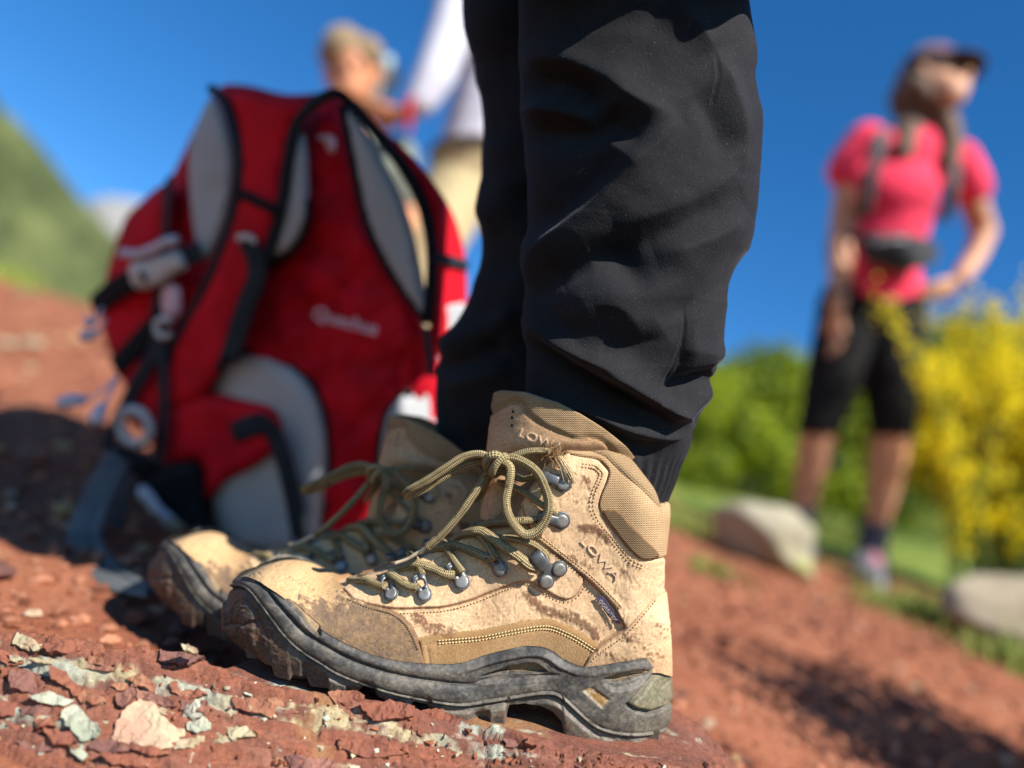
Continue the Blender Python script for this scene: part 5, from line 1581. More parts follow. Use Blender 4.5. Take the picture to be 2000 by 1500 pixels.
chain_body('shirt', [[(hp + Vector((0, 0, .0)), .14), (hp + Vector((-.02, 0, .30)), .135), (hp + Vector((-.03, 0, .47)), .14)],
  [(hp + Vector((-.03, -.17, .50)), .068), (hp + Vector((.01, -.21, .34)), .058)], [(hp + Vector((-.03, .17, .50)), .068), (hp + Vector((0, .21, .34)), .058)]], cloth('grey_shirt', (.12, .13, .15)), hiker, .011, 6,
  [(hp + Vector((-.03, 0, .46)), (.115, .20, .11), None), (hp + Vector((0, 0, .04)), (.135, .185, .13), None)])
chain_body('hair', [[(hp + Vector((-.05, 0, .84)), .07), (hp + Vector((0, 0, .80)), .075), (hp + Vector((.01, 0, .72)), .06)]], cloth('dark_hair', (.05, .03, .02)), hiker, .011, 4)
tag(hiker, 'person wearing black hiking trousers, standing in the tan boots', 'person', 'hikers')
# ------------------------------------------------------------------ backpack (stands on the bank, back panel turned to the left)
PKN = Vector((-.46, -.87, -.16)).normalized()
PKC = P(600, 650, .965)
def pk_depth(u, v, lift=0.0):
    r = P(u, v, 1.0)
    return (PKC.dot(PKN) + lift) / r.dot(PKN)
def pk(u, v, lift=0.0):
    r = P(u, v, 1.0); return r * ((PKC.dot(PKN) + lift) / r.dot(PKN))
pack = empty('backpack', pk(560, 1090, -.08))
def fabric(name, c, rough=.75, scale=22, var=.38, sheen=.0, wstr=.25):
    g = G(name)
    col = g.mix(g.ramp(g.noise(scale, 5, .65), .35, .68), c, tuple(x * (1 - var) for x in c))
    g.b.inputs['Sheen Weight'].default_value = sheen
    return g.out(col, rough, g.math('ADD', g.noise(420, 2), g.math('MULTIPLY', g.noise(30, 4), 2.0)), wstr, .0012, 0, .12)
M['pk_red'] = fabric('pack_red_nylon', (.50, .005, .016))
M['pk_red2'] = fabric('pack_red_padding', (.54, .007, .018), .8, 9)
M['pk_grey'] = fabric('pack_grey_mesh', (.36, .37, .375), .9, 10, .1)
M['pk_belt'] = fabric('pack_grey_belt', (.12, .13, .132), .85)
M['pk_dark'] = fabric('pack_charcoal_webbing', (.022, .028, .036), .75)
M['pk_black'] = fabric('pack_black_fabric', (.010, .011, .014), .8)
M['pk_buckle'] = plain('pack_grey_buckle', (.46, .46, .45), .45)
M['pk_cord'] = plain('pack_lilac_cord', (.50, .485, .55), .7)
M['pk_print'] = plain('pack_pale_print', (.68, .45, .52), .7)
def pad(name, poly, lift, th, mat, parent=pack, back=None, step=11, wrinkle=.004, edge=None, closed_curve=True, dent=None):
    """inflated fabric piece: outline in pixels on the pack's panel plane, raised by lift, with its own thickness"""
    pl = resample(np.vstack([c_ := catmull(poly, 6, True), c_[:1]]), step * .8)[:-1]
    lo, hi = pl.min(0), pl.max(0)
    gx_, gy_ = np.meshgrid(np.arange(lo[0], hi[0], step), np.arange(lo[1], hi[1], step))
    gp = np.stack([gx_.ravel(), gy_.ravel()], 1); gp = gp[sd_poly(gp[:, 0], gp[:, 1], pl) > step * .55]
    m = len(pl)
    vo, eo, fo_, *_ = delaunay_2d_cdt([Vector(p) for p in np.vstack([pl, gp])], [(i, (i + 1) % m) for i in range(m)], [list(range(m))], 1, 1e-6)
    V2 = np.array([v[:] for v in vo]); k = len(V2)
    sd = np.maximum(sd_poly(V2[:, 0], V2[:, 1], pl), 0)
    rad = (edge or 60.0)
    inf = np.sqrt(np.clip(1 - (1 - np.clip(sd / rad, 0, 1)) ** 2, 0, 1))
    w = wrinkle * fbm(V2[:, 0] / 60, V2[:, 1] / 60, 0, 3, int(lo[0])) * np.clip(sd / 30, 0, 1)
    lf = (lift(V2[:, 0], V2[:, 1]) if callable(lift) else np.full(k, lift))
    top = [pk(a, b, l + th * i + x) for (a, b), l, i, x in zip(V2, lf, inf, w)]
    bt = th if back is None else back
    bot = [pk(a, b, l - bt * i - .001) for (a, b), l, i in zip(V2, lf, inf)]
    fs = [list(f) for f in fo_]
    edges = {(f[i], f[(i + 1) % len(f)]) for f in fs for i in range(len(f))}
    bnd = [e for e in edges if (e[1], e[0]) not in edges]
    return mk(name, top + bot, fs + [[k + i for i in f[::-1]] for f in fs] + [[e[1], e[0], k + e[0], k + e[1]] for e in bnd], mat, parent)
def web(name, pts, w, lift, mat, parent=pack, th=.0018, n=6):
    """flat webbing along pixel points; lift scalar or list"""
    L = lift if isinstance(lift, (list, tuple)) else [lift] * len(pts)
    c = catmull([tuple(pk(p[0], p[1], l)) for p, l in zip(pts, L)], n)
    V, f, uv = tube_data(c, w / F * .95 / 2, 8, (1.0, .12), True, up=tuple(PKN.cross(Vector((c[1] - c[0]).tolist()).normalized())))
    return mk(name, V, f, mat, parent, uv=uv)
def piping(name, pts, lift, r=7, mat='pk_dark', parent=pack):
    L = lift if isinstance(lift, (list, tuple)) else [lift] * len(pts)
    c = catmull([tuple(pk(p[0], p[1], l)) for p, l in zip(pts, L)], 6)
    return tube(name, c, r / F * .95, M[mat], parent, 8)

# load-carrying body: front hull and the rounded pocket side behind it
BODY = [(425,172),(480,166),(560,184),(640,182),(672,205),(690,330),(722,450),(790,565),(832,640),(858,700),(862,800),(855,1000),(760,1075),(620,1095),(480,1095),(390,1060),(330,960),(275,820),(215,690),(198,610),(212,520),(238,440),(262,405),(320,365),(348,318),(385,240)]
pad('main_compartment', BODY, -.03, .045, M['pk_red'], back=.17, step=14, edge=110, wrinkle=.010)
pad('back_panel', [(605,200),(655,190),(690,330),(722,450),(790,565),(826,640),(835,760),(770,860),(745,960),(700,1075),(560,1080),(480,1000),(470,860),(420,760),(470,640),(520,520),(560,420),(585,300)], .012, .020, M['pk_red'], edge=40, wrinkle=.013)
pad('side_pocket', [(330,360),(345,470),(322,620),(300,690),(230,700),(196,620),(212,520),(240,440),(264,405)], .012, .028, M['pk_red2'], edge=55, wrinkle=.008)
pad('lumbar_pad', [(418,735),(450,698),(505,690),(565,712),(612,760),(636,830),(641,920),(630,1010),(612,1075),(470,1082),(425,1030),(412,940)], .030, .018, M['pk_grey'], edge=40, wrinkle=.002)
pad('lumbar_pad', [(752,830),(770,790),(800,765),(850,764),(858,810),(850,900),(800,1000),(750,1010),(742,920)], lambda u, v: .042 - .0010 * np.clip(u - 788, 0, None) * sstep(880, 820, v), .010, M['pk_grey'], edge=30, wrinkle=.002)
piping('lumbar_piping', [(745,1000),(740,900),(752,825),(772,788),(800,764)], .036, 9, 'pk_black')
piping('lumbar_piping', [(405,745),(450,697),(505,688),(567,710),(615,758),(640,830),(645,920),(634,1012),(620,1070)], .032, 6, 'pk_black')
pad('hip_belt_wing', [(335,800),(405,768),(480,782),(530,795),(550,830),(545,870),(500,910),(440,940),(402,975),(392,900),(330,900)], .052, .014, M['pk_red2'], edge=30)
web('hip_belt_webbing', [(455,848),(490,832),(520,832),(548,880),(570,960),(583,1030),(592,1085)], 44, [.066,.068,.068,.066,.062,.058,.055], M['pk_dark'])
# shoulder strap towards the left: padded red front, grey underside turned out, dark piping
LS = [(455,178),(560,190),(612,196),(575,250),(558,330),(548,400),(520,490),(470,600),(445,690),(405,765),(345,795),(322,740),(345,660),(405,550),(450,430),(470,330),(462,240)]
strap = pad('shoulder_strap', LS, .058, .012, M['pk_red2'], edge=24, wrinkle=.003)
piping('strap_piping', [(412,172),(440,200),(460,260),(470,330),(456,420),(420,520),(380,600),(335,680),(315,760)], .064, 9, 'pk_dark', strap)
piping('strap_piping', [(650,182),(610,205),(578,245),(562,320),(550,400),(525,490),(490,580),(455,660),(425,720)], .064, 9, 'pk_dark', strap)
pad('strap_lining', [(392,225),(412,190),(430,205),(450,260),(460,330),(446,420),(420,490),(400,510),(384,480),(372,390),(370,290)], .046, .012, M['pk_grey'], strap, edge=24)
pad('strap_lining', [(585,250),(600,290),(604,380),(598,440),(575,480),(545,502),(528,495),(552,400),(562,320)], .048, .012, M['pk_grey'], strap, edge=22)
piping('lining_edge', [(604,390),(600,440),(576,484),(540,508),(512,520)], .052, 6, 'pk_black', strap)
web('sternum_strap', [(468,378),(500,392),(538,412)], 20, .074, M['pk_black'])
web('strap_webbing', [(480,468),(496,500),(500,545),(480,600),(460,660),(448,700)], 46, .074, M['pk_dark'])
web('strap_stitch_band', [(462,466),(480,462),(500,472)], 12, .076, M['pk_buckle'])
# shoulder strap towards the right, standing off the panel
rs = pad('shoulder_strap', [(672,212),(690,218),(735,290),(790,400),(822,520),(836,622),(800,590),(752,510),(716,430),(694,330)], .052, .012, M['pk_grey'], edge=24, wrinkle=.002)
piping('strap_piping', [(668,205),(680,270),(694,340),(718,440),(756,520),(800,585),(836,628)], .056, 7, 'pk_black', rs)
piping('strap_piping', [(690,205),(740,265),(790,330),(826,400),(843,480),(842,560),(834,630)], .060, 10, 'pk_black', rs)
pad('load_strap', [(688,208),(740,248),(800,300),(850,360),(886,420),(906,490),(912,560),(908,640),(880,690),(850,690),(838,640),(850,560),(850,480),(838,410),(800,340),(740,268)], lambda u, v: .050 - .0014 * np.clip(u - 852, 0, None) * sstep(330, 400, v), .008, M['pk_red2'], edge=28, wrinkle=.003)
web('load_strap_band', [(842,505),(860,506),(890,512),(914,520)], 18, [.062,.058,.012,-.025], M['pk_dark'])
pad('strap_end', [(868,598),(895,590),(910,600),(908,660),(886,690),(868,680),(872,640)], lambda u, v: .056 - .0014 * np.clip(u - 852, 0, None), .004, M['pk_grey'], edge=16)
web('side_webbing', [(832,640),(838,690),(846,735)], 16, .064, M['pk_dark'])
pad('side_panel', [(790,690),(835,650),(850,700),(852,760),(785,764),(780,730)], lambda u, v: .044 - .0011 * np.clip(u - 784, 0, None), .006, M['pk_red2'], edge=24)
web('haul_loop', [(600,205),(625,190),(655,182),(680,196),(700,228)], 16, [.055,.066,.075,.066,.055], M['pk_black'])
# left flank: compression straps, buckles, cords
web('side_strip', [(330,345),(326,400),(322,460),(312,540),(298,620)], 24, [.030,.046,.050,.050,.046], M['pk_dark'])
web('compression_strap', [(182,600),(215,572),(250,552),(300,532)], 50, [.036,.05,.056,.062], M['pk_black'])
web('compression_strap', [(340,510),(365,500),(392,492)], 40, .066, M['pk_dark'])
bk = pad('buckle', [(252,520),(275,508),(330,492),(345,485),(358,500),(366,525),(345,535),(318,555),(280,566),(258,556)], .068, .008, M['pk_buckle'], edge=14, wrinkle=0)
web('buckle_slot', [(272,532),(284,548)], 14, .0785, M['pk_black'], bk)
tube('cord', [tuple(pk(*q)) for q in ((238,494,.06),(270,498,.075),(300,486,.08),(326,472,.082),(346,468,.08))], .006, M['pk_cord'], pack, 8)
web('webbing_black', [(225,720),(262,680),(300,640),(322,620)], 52, .048, M['pk_black'])
web('adjuster_strap', [(310,650),(300,690),(260,760),(225,830),(205,880)], 34, [.07,.072,.07,.066,.06], M['pk_dark'])
web('adjuster_strap', [(312,660),(318,720),(320,800),(315,860),(308,910)], 30, [.074,.076,.076,.074,.07], M['pk_dark'])
def ring(name, u, v, ru, rv, lift, r, mat, a0=0, a1=360, rot=0):
    pts = []
    for t in np.radians(np.linspace(a0, a1, 26)):
        x, y = ru * math.cos(t), rv * math.sin(t); c, s = math.cos(rot), math.sin(rot)
        pts.append(tuple(pk(u + x * c - y * s, v + x * s + y * c, lift)))
    return tube(name, pts, r / F * .95, M[mat], pack, 8)
ring('ladder_ring', 264, 833, 27, 34, .082, 11, 'pk_buckle', rot=-.5)
ring('strap_ring', 320, 640, 15, 17, .082, 7, 'pk_buckle', 40, 330)
pad('red_tag', [(318,560),(350,560),(352,610),(335,625),(318,612)], .060, .006, M['pk_print'], edge=12, wrinkle=0)
pad('hip_pocket', [(240,790),(300,700),(325,800),(300,850),(250,820)], .050, .010, M['pk_red2'], edge=20)
pad('belt_padding', [(270,930),(330,905),(392,905),(402,980),(415,1050),(380,1095),(310,1075),(265,1010)], .050, .022, M['pk_black'], edge=40)
pad('belt_padding', [(225,870),(262,880),(300,900),(300,925),(250,930),(222,905)], .062, .012, M['pk_black'], edge=20)
pad('zip_puller', [(268,955),(282,948),(300,965),(318,990),(346,1015),(344,1035),(326,1038),(300,1010),(284,985),(270,975)], .082, .006, M['pk_cord'], edge=10, wrinkle=0)
# free hip belt tail lying in a loop on the soil
def belt(name, pts, w, mat, up):
    c = catmull([tuple(P(*p)) for p in pts], 8)
    V, f, uv = tube_data(c, w, 10, (1.0, .16), True, up=up)
    return mk(name, V, f, mat, pack, uv=uv)
def band(name, left, right, mat, th=.004):
    """a flat padded belt between two edge lines given as (u, v, depth)"""
    A_, B_ = catmull([tuple(P(*p)) for p in left], 8), catmull([tuple(P(*p)) for p in right], 8)
    n = len(A_); tt = np.linspace(0, 1, 9)
    mid = A_[:, None] * (1 - tt)[None, :, None] + B_[:, None] * tt[None, :, None]
    N_ = grid_normals(mid); N_ = N_ * np.sign(-(N_ * mid).sum(-1, keepdims=True))
    bulge = th * (1 - (2 * tt - 1) ** 4)
    V = np.concatenate([mid + N_ * bulge[None, :, None], mid - N_ * bulge[None, :, None] * .6], 0)
    f = grid_faces(n, 9).tolist(); f += [[n * 9 + i for i in q[::-1]] for q in f]
    return mk(name, V.reshape(-1, 3), f, mat, pack)
band('hip_belt', [(210,880,.95),(172,940,.91),(140,1010,.86),(128,1065,.82),(150,1112,.772),(205,1148,.73),(285,1168,.70)], [(246,905,.94),(222,955,.90),(196,1015,.86),(192,1060,.83),(214,1098,.795),(248,1128,.755),(292,1150,.72)], M['pk_belt'])
band('belt_lining', [(238,925,.96),(216,985,.93),(208,1040,.90),(212,1085,.87)], [(262,925,.99),(250,990,.97),(240,1050,.94),(232,1098,.91)], M['pk_belt'])
tube('belt_piping', catmull([tuple(P(*p)) for p in ((246,905,.935),(222,955,.895),(196,1015,.855),(192,1060,.825),(214,1098,.79),(248,1128,.75),(292,1152,.715))], 8), .0055, M['pk_belt'], pack, 8)
tube('belt_tail', catmull([tuple(P(*p)) for p in ((150,1040,.88),(120,1060,.85),(98,1090,.80),(110,1130,.77),(150,1152,.75))], 6), .005, M['pk_black'], pack, 8, (1, .3))
for cp in ([(228,735,.93),(205,760,.92),(170,778,.91),(145,782,.905),(112,787,.90)], [(228,742,.93),(212,775,.91),(196,800,.905),(184,828,.90)], [(208,622,.95),(190,648,.93),(158,660,.925)], [(200,600,.95),(186,625,.94),(165,630,.935)]):
    c = catmull([tuple(P(*p)) for p in cp], 6); n = len(c)
    tube('pull_cord', c, np.interp(np.linspace(0, 1, n), [0, .45, .6, .9, 1], [.002, .002, .007, .009, .005]) * (1 if cp[0][0] > 215 else .8), M['pk_cord'], pack, 8)
# marks
BVH_P = BVHTree.FromPolygons([pk(a, b, .036) for a, b in ((500,100),(900,100),(900,900),(500,900))], [(0, 1, 2, 3)])
wrap_text('q', 'Quechua', (611,622), (738,655), 36, M['pk_print'], pack, BVH_P, .001, .0006, bold=.02, part='brand_lettering')
pad('brand_emblem', [(615,268),(640,262),(655,272),(654,298),(640,296),(634,278)], .036, .003, M['pk_print'], edge=8, wrinkle=0)
tag(pack, 'red hiking backpack with grey padding leaning on the bank behind the boots', 'backpack', 'backpacks')
# ------------------------------------------------------------------ hills
def hill(name, ridge, d0, d1, drop, c1, c2, seed, amp=.02, n=240, m=90, sky_noise=6):
    r = resample(catmull(ridge, 8), (ridge[-1][0] - ridge[0][0]) / n)
    u = r[:, 0]; vtop = r[:, 1] + sky_noise * fbm(u / 30, 0, 0, 4, seed)
    t = np.linspace(0, 1, m)
    d = d0 + (d1 - d0) * t
    top = np.stack([(u - 1000) / F * d0, np.full(len(u), d0), (750 - vtop) / F * d0], 1)
    V = np.zeros((len(u), m, 3))
    for j in range(m):
        V[:, j, 0] = (u - 1000) / F * d[j] * (1) ; V[:, j, 1] = d[j]
        V[:, j, 2] = top[:, 2] * (1 - t[j]) ** 1.0 + (-drop) * t[j]
    V[..., 2] += d0 * amp * fbm(V[..., 0] / (d0 * .08), V[..., 1] / (d0 * .08), 0, 5, seed) * np.sqrt(t)[None]
    # back side closes the ridge
    nb = grid_faces(len(u), m)
    uu_, vv_ = proj(V)
    a = fbm(uu_ / 70, vv_ / 60, 0, 5, seed + 2, .6); b = fbm(uu_ / 16, vv_ / 16, 0, 3, seed + 4)
    c = lerp(np.array(c1), np.array(c2), np.clip(.5 + 1.1 * a + .5 * b, 0, 1))
    o = mk(name, V.reshape(-1, 3), nb, M['hillside'], col=np.clip(c.reshape(-1, 3), 0, 1))
    return tag(o, kind='structure')
M['hillside'] = vmat('hillside', .95, .02, .2, .2, .5, .05)
hill('far_peak', [(-100,520),(60,460),(140,405),(195,384),(240,386),(320,405),(400,430),(500,520),(700,640),(1100,700),(1700,760),(2600,800)], 3600, 2400, 200, (.29,.285,.27), (.21,.205,.185), 71, .01, sky_noise=8)
hill('wooded_hill', [(-4200,250),(-3000,60),(-1900,-220),(-1200,-420),(-700,-360),(-300,-90),(-60,130),(0,205),(60,265),(110,325),(170,400),(230,465),(300,535),(380,620),(520,720),(700,800)], 420, 40, 6, (.052,.066,.026), (.118,.135,.048), 75, .03, n=420, sky_noise=7)

hill('grass_slope', [(700,880),(1120,905),(1300,930),(1500,950),(1800,960),(2100,940),(2600,900),(3400,860),(4600,820)], 14, 6.5, 1.6, (.06,.085,.012), (.16,.19,.03), 79, .02, sky_noise=8)
# ------------------------------------------------------------------ leafy shrubs
def leaf_cloud(name, blobs, n, size, cols, mat, parent, seed, flat=.5, droop=.3):
    """n leaf faces spread through the blobs' volume (shell-weighted)"""
    r = np.random.default_rng(seed)
    w = np.array([b[1] ** 2 for b in blobs]); w = w / w.sum()
    idx = r.choice(len(blobs), n, p=w)
    ctr = np.array([b[0] for b in blobs])[idx]; rad = np.array([b[1] for b in blobs])[idx]
    dirs = r.normal(size=(n, 3)); dirs /= np.linalg.norm(dirs, axis=1, keepdims=True)
    rr = r.random(n) ** .45
    p = ctr + dirs * (rad * rr)[:, None] * [1, 1, .92]
    p += .12 * rad[:, None] * np.stack([vnoise(p[:, 0] * 9, p[:, 1] * 9, p[:, 2] * 9, k) for k in range(3)], 1)
    nrm = dirs * .8 + r.normal(size=(n, 3)) * .6 + [0, 0, .4]; nrm /= np.linalg.norm(nrm, axis=1, keepdims=True)
    t = r.normal(size=(n, 3)); t -= nrm * (t * nrm).sum(1, keepdims=True); t /= np.linalg.norm(t, axis=1, keepdims=True)
    b = np.cross(nrm, t)
    s = size * r.uniform(.6, 1.3, n)[:, None]
    V = np.stack([p - t * s, p + b * s * flat + nrm * s * .12, p + t * s - [0, 0, 1] * s * droop, p - b * s * flat + nrm * s * .12], 1).reshape(-1, 3)
    k = vnoise(p[:, 0] * 6, p[:, 1] * 6, p[:, 2] * 6, seed)
    c = lerp(np.array(cols[0]), np.array(cols[1]), np.clip(.5 + .8 * k + .35 * r.normal(size=n), 0, 1))
    f = np.arange(4 * n).reshape(-1, 4)
    o = mk(name, V, f, mat, parent, smooth=False, col=np.repeat(np.clip(c, 0, 1), 4, 0))
    o['kind'] = 'stuff'
    return o
def leafmat(name, rough=.6):
    m = vmat(name, rough, 40, .25, .1, .001, .3)
    b = m.node_tree.nodes['Principled BSDF']
    # thin leaves let some light through
    t = m.node_tree; tr = t.nodes.new('ShaderNodeBsdfTranslucent'); mx = t.nodes.new('ShaderNodeMixShader'); mx.inputs[0].default_value = .45
    src = b.inputs['Base Color'].links[0].from_socket
    t.links.new(src, tr.inputs['Color']); t.links.new(b.outputs[0], mx.inputs[1]); t.links.new(tr.outputs[0], mx.inputs[2])
    t.links.new(mx.outputs[0], t.nodes['Material Output'].inputs['Surface'])
    return m
M['leaf'] = leafmat('leaf')
M['bark'] = surf('bark', (.12,.08,.05), (.07,.05,.035), 20, 90, .95)
def shrub(name, u, vbase, vtop, wpx, d, n, size, cols, seed, label, cat='shrub', group=None, nb=9):
    r = np.random.default_rng(seed)
    base = P(u, vbase, d); H = (vbase - vtop) / F * d; W = wpx / F * d / 2
    root = empty(name, base)
    blobs = []
    for k in range(nb):
        a = r.uniform(0, 6.28); q = r.random() ** .5
        h = H * r.uniform(.30, .82)
        lim = W * (1 - .45 * (h / H))
        blobs.append((np.array(base) + [lim * q * math.cos(a), lim * q * math.sin(a) * .8, h], H * r.uniform(.17, .27)))
    blobs.append((np.array(base) + [0, 0, H * .80], H * .2))
    mb = MB()
    for c, rad in blobs:
        m_ = (np.array(base) + c) / 2 + r.normal(size=3) * .04 * H
        V, f, _ = tube_data(catmull([tuple(base), tuple(m_), tuple(c)], 4), np.linspace(.022 * H, .006 * H, 9), 6); mb.add(V, f)
    mb.build('stems', M['bark'], root)
    leaf_cloud('foliage', blobs, n, size, cols, M['leaf'], root, seed)
    return tag(root, label, cat, group)
GS = 'green shrubs on the slope behind'
G1, G2 = (.13,.19,.010), (.38,.45,.02)
shrub('green_shrub', 1385, 1030, 690, 330, 5.2, 9000, .035, (G1, G2), 11, 'bright green shrub just right of the black trousers', group=GS, nb=14)
shrub('green_shrub', 1530, 1040, 668, 300, 5.6, 9000, .036, (G1, G2), 12, 'tall green shrub seen between the trousers and the woman\'s legs', group=GS, nb=14)
shrub('green_shrub', 1690, 1060, 720, 300, 5.8, 8000, .036, ((.09,.14,.012), (.24,.31,.022)), 13, 'green shrub seen between the woman\'s legs', group=GS, nb=12)
shrub('green_shrub', 1890, 1060, 600, 300, 5.4, 8000, .036, ((.09,.14,.012), (.25,.32,.022)), 14, 'green shrub behind the yellow bush', group=GS, nb=12)
shrub('green_shrub', 1260, 1030, 760, 260, 5.4, 5000, .036, (G1, G2), 15, 'green shrub mostly hidden behind the heel of the near boot', group=GS, nb=10)

# yellow broom in flower
def broom(name, u, vbase, vtop, wpx, d, nst, seed, label, bloom=1.0, base=None, H=None, W=None, sprays=()):
    r = np.random.default_rng(seed)
    base = base or P(u, vbase, d); H = H or (vbase - vtop) / F * d; W = W or wpx / F * d / 2
    root = empty(name, base); ms = MB(); fp, fc, lp = [], [], []
    for k in range(nst + len(sprays)):
        a = r.uniform(0, 6.28); sp = r.random() ** .6; h = H * r.uniform(.45, 1.0) * (1 - .25 * sp)
        tip = np.array(base) + [W * sp * math.cos(a), W * sp * math.sin(a) * .8, h]
        mid = np.array(base) * .45 + tip * .55 + [0, 0, .12 * H] + r.normal(size=3) * .03 * H
        c = catmull([tuple(np.array(base) + r.normal(size=3) * [.04, .04, 0]), tuple(mid), tuple(tip + r.normal(size=3) * .02)], 8)
        if k >= nst: c = catmull([tuple(P(*p)) for p in sprays[k - nst]], 6)
        V, f, _ = tube_data(c, np.linspace(.004, .0012, len(c)), 4, None, False); ms.add(V, f)
        q = r.uniform(.16, 1.0, 7)[:, None] + r.normal(size=(7, int(11 * bloom) + 1)) * .03; q = np.clip(q.ravel(), .2, 1)
        for t in q:
            p = c[min(len(c) - 1, int(t * (len(c) - 1)))] + r.normal(size=3) * .016
            fp.append(p)
        for t in r.uniform(.1, 1.0, 34):
            lp.append(c[min(len(c) - 1, int(t * (len(c) - 1)))] + r.normal(size=3) * .014)
    ms.build('stems', plain('broom_stem' + str(seed), (.07,.13,.02), .7), root)
    if fp:
        p = np.array(fp); n = len(p)
        # a pea flower: upright standard and two keeled wings
        tmpl = np.array([(0,0,0),(.5,.1,.55),(0,.15,1.0),(-.5,.1,.55),(.38,-.5,.25),(0,-.9,.15),(-.38,-.5,.25)])
        tf_ = np.array([(0,1,2,3),(0,4,5,6)])
        R_ = []
        yaw = r.uniform(0, 6.28, n); s = r.uniform(.010, .019, n)
        cx_, sx_ = np.cos(yaw), np.sin(yaw)
        V = tmpl[None] * s[:, None, None]; V = np.stack([V[..., 0] * cx_[:, None] - V[..., 1] * sx_[:, None], V[..., 0] * sx_[:, None] + V[..., 1] * cx_[:, None], V[..., 2]], -1) + p[:, None]
        col = lerp(np.array([.92,.70,.006]), np.array([.90,.80,.03]), r.random(n)); col = np.repeat(col, 7, 0)
        o = mk('blossoms', V.reshape(-1, 3), (tf_[None] + 7 * np.arange(n)[:, None, None]).reshape(-1, 4), M['leaf'], root, smooth=False, col=col); o['kind'] = 'stuff'
    p = np.array(lp); n = len(p)
    t = r.normal(size=(n, 3)); t /= np.linalg.norm(t, axis=1, keepdims=True); b = np.cross(t, r.normal(size=(n, 3))); b /= np.linalg.norm(b, axis=1, keepdims=True)
    s = r.uniform(.006, .012, n)[:, None]
    V = np.stack([p - t * s, p + b * s * .35, p + t * s, p - b * s * .35], 1).reshape(-1, 3)
    col = np.repeat(lerp(np.array([.06,.12,.015]), np.array([.16,.24,.04]), r.random(n)), 4, 0)
    o = mk('foliage', V, np.arange(4 * n).reshape(-1, 4), M['leaf'], root, smooth=False, col=col); o['kind'] = 'stuff'
    return tag(root, label, 'bush', 'broom bushes')
SPR = []
_r = np.random.default_rng(5)
for tu, tv in ((1706,566),(1722,590),(1738,612),(1760,640),(1786,672),(1776,742),(1812,600),(1890,560),(1950,590),(1990,640),(1800,860),(1840,930)):
    dd0 = _r.uniform(2.14, 2.24)
    SPR.append([(1850 + _r.uniform(0, 90), 1140, 2.25), ((tu + 1900) / 2 + 20, (tv + 1140) / 2 - 60, dd0 + .04), (tu, tv, dd0)])
broom('broom_bush', 1965, 1150, 525, 600, 2.72, 330, 31, 'yellow flowering broom bush at the right picture edge', sprays=SPR)
# ------------------------------------------------------------------ woman in the coral shirt
D = 2.42
def W(u, v, dy=0.0):
    return P(u, v, D + dy)
woman = empty('person', W(1690, 1140))
PX = D / F
sk = M['skin']
rH, lH = hand(W(1636,596,-.10), (.05, -.1, -1), (.2, -1, 0), .17, .35), hand(W(1876,542,-.06), (-.75, -.2, -.35), (0, -.3, 1), .16, .2)
chains = [
 [(W(1665,600), .085), (W(1632,720,-.02), .075), (W(1600,838,-.02), .056), (W(1590,880), .054), (W(1575,960,.03), .042), (W(1564,1012,.04), .033), (W(1560,1030,.03), .034), (W(1555,1045,-.08), .026)],
 [(W(1742,600), .085), (W(1742,720,-.04), .075), (W(1742,838,-.06), .056), (W(1736,890,-.05), .056), (W(1722,980,-.03), .043), (W(1708,1040,-.02), .033), (W(1700,1085,-.02), .036), (W(1692,1120,-.13), .028)],
 [(W(1705,590), .12), (W(1718,500), .105), (W(1745,400), .118), (W(1775,310), .10), (W(1795,262), .052), (W(1808,225,-.01), .050)],
 [(W(1690,285), .052), (W(1660,345), .045), (W(1646,440), .040), (W(1640,520,-.05), .034), (W(1636,596,-.10), .027)],
 [(W(1868,318), .052), (W(1895,375), .044), (W(1922,452,.03), .039), (W(1905,500), .033), (W(1876,542,-.06), .027)],
] + rH + lH
tilt = Quaternion((0, 1, 0), math.radians(14)) @ Quaternion((1, 0, 0), math.radians(-22))
hc = W(1822, 165, -.02)
fd = (tilt @ Vector((.62, -.78, 0))).normalized()          # where the face points
fu = (tilt @ Vector((0, 0, 1))).normalized(); fs_ = fd.cross(fu)
blobs = [(hc, (.074, .080, .105), tilt), (hc + fd * .045 - fu * .055, (.052, .052, .055), tilt), (hc + fd * .098 - fu * .012, (.013, .013, .022), tilt), (hc + fd * .088 - fu * .05, (.022, .014, .010), tilt),
         (hc + fs_ * .076 - fu * .005, (.012, .016, .026), tilt), (hc - fs_ * .076 - fu * .005, (.012, .016, .026), tilt),
         (W(1778,300), (.165, .085, .06), Quaternion((0, 1, 0), math.radians(12))), (W(1752,372,-.06), (.13, .075, .085), None), (W(1700,610), (.155, .105, .11), None)]
chain_body('body', chains, sk, woman, .0085, 4, blobs)
for s in (-1, 1):
    bm_c = hc + fd * .078 + fs_ * .030 * s + fu * .008
    V_, f_ = dome_data(.010, .006); q = fd.to_track_quat('Z', 'Y')
    mk('eye', [bm_c + q @ Vector(x) for x in V_], f_, plain('eye_dark', (.05,.03,.02), .3), woman)
M['coral'] = cloth('coral_shirt', (.80, .035, .085), .8, .1, .28)
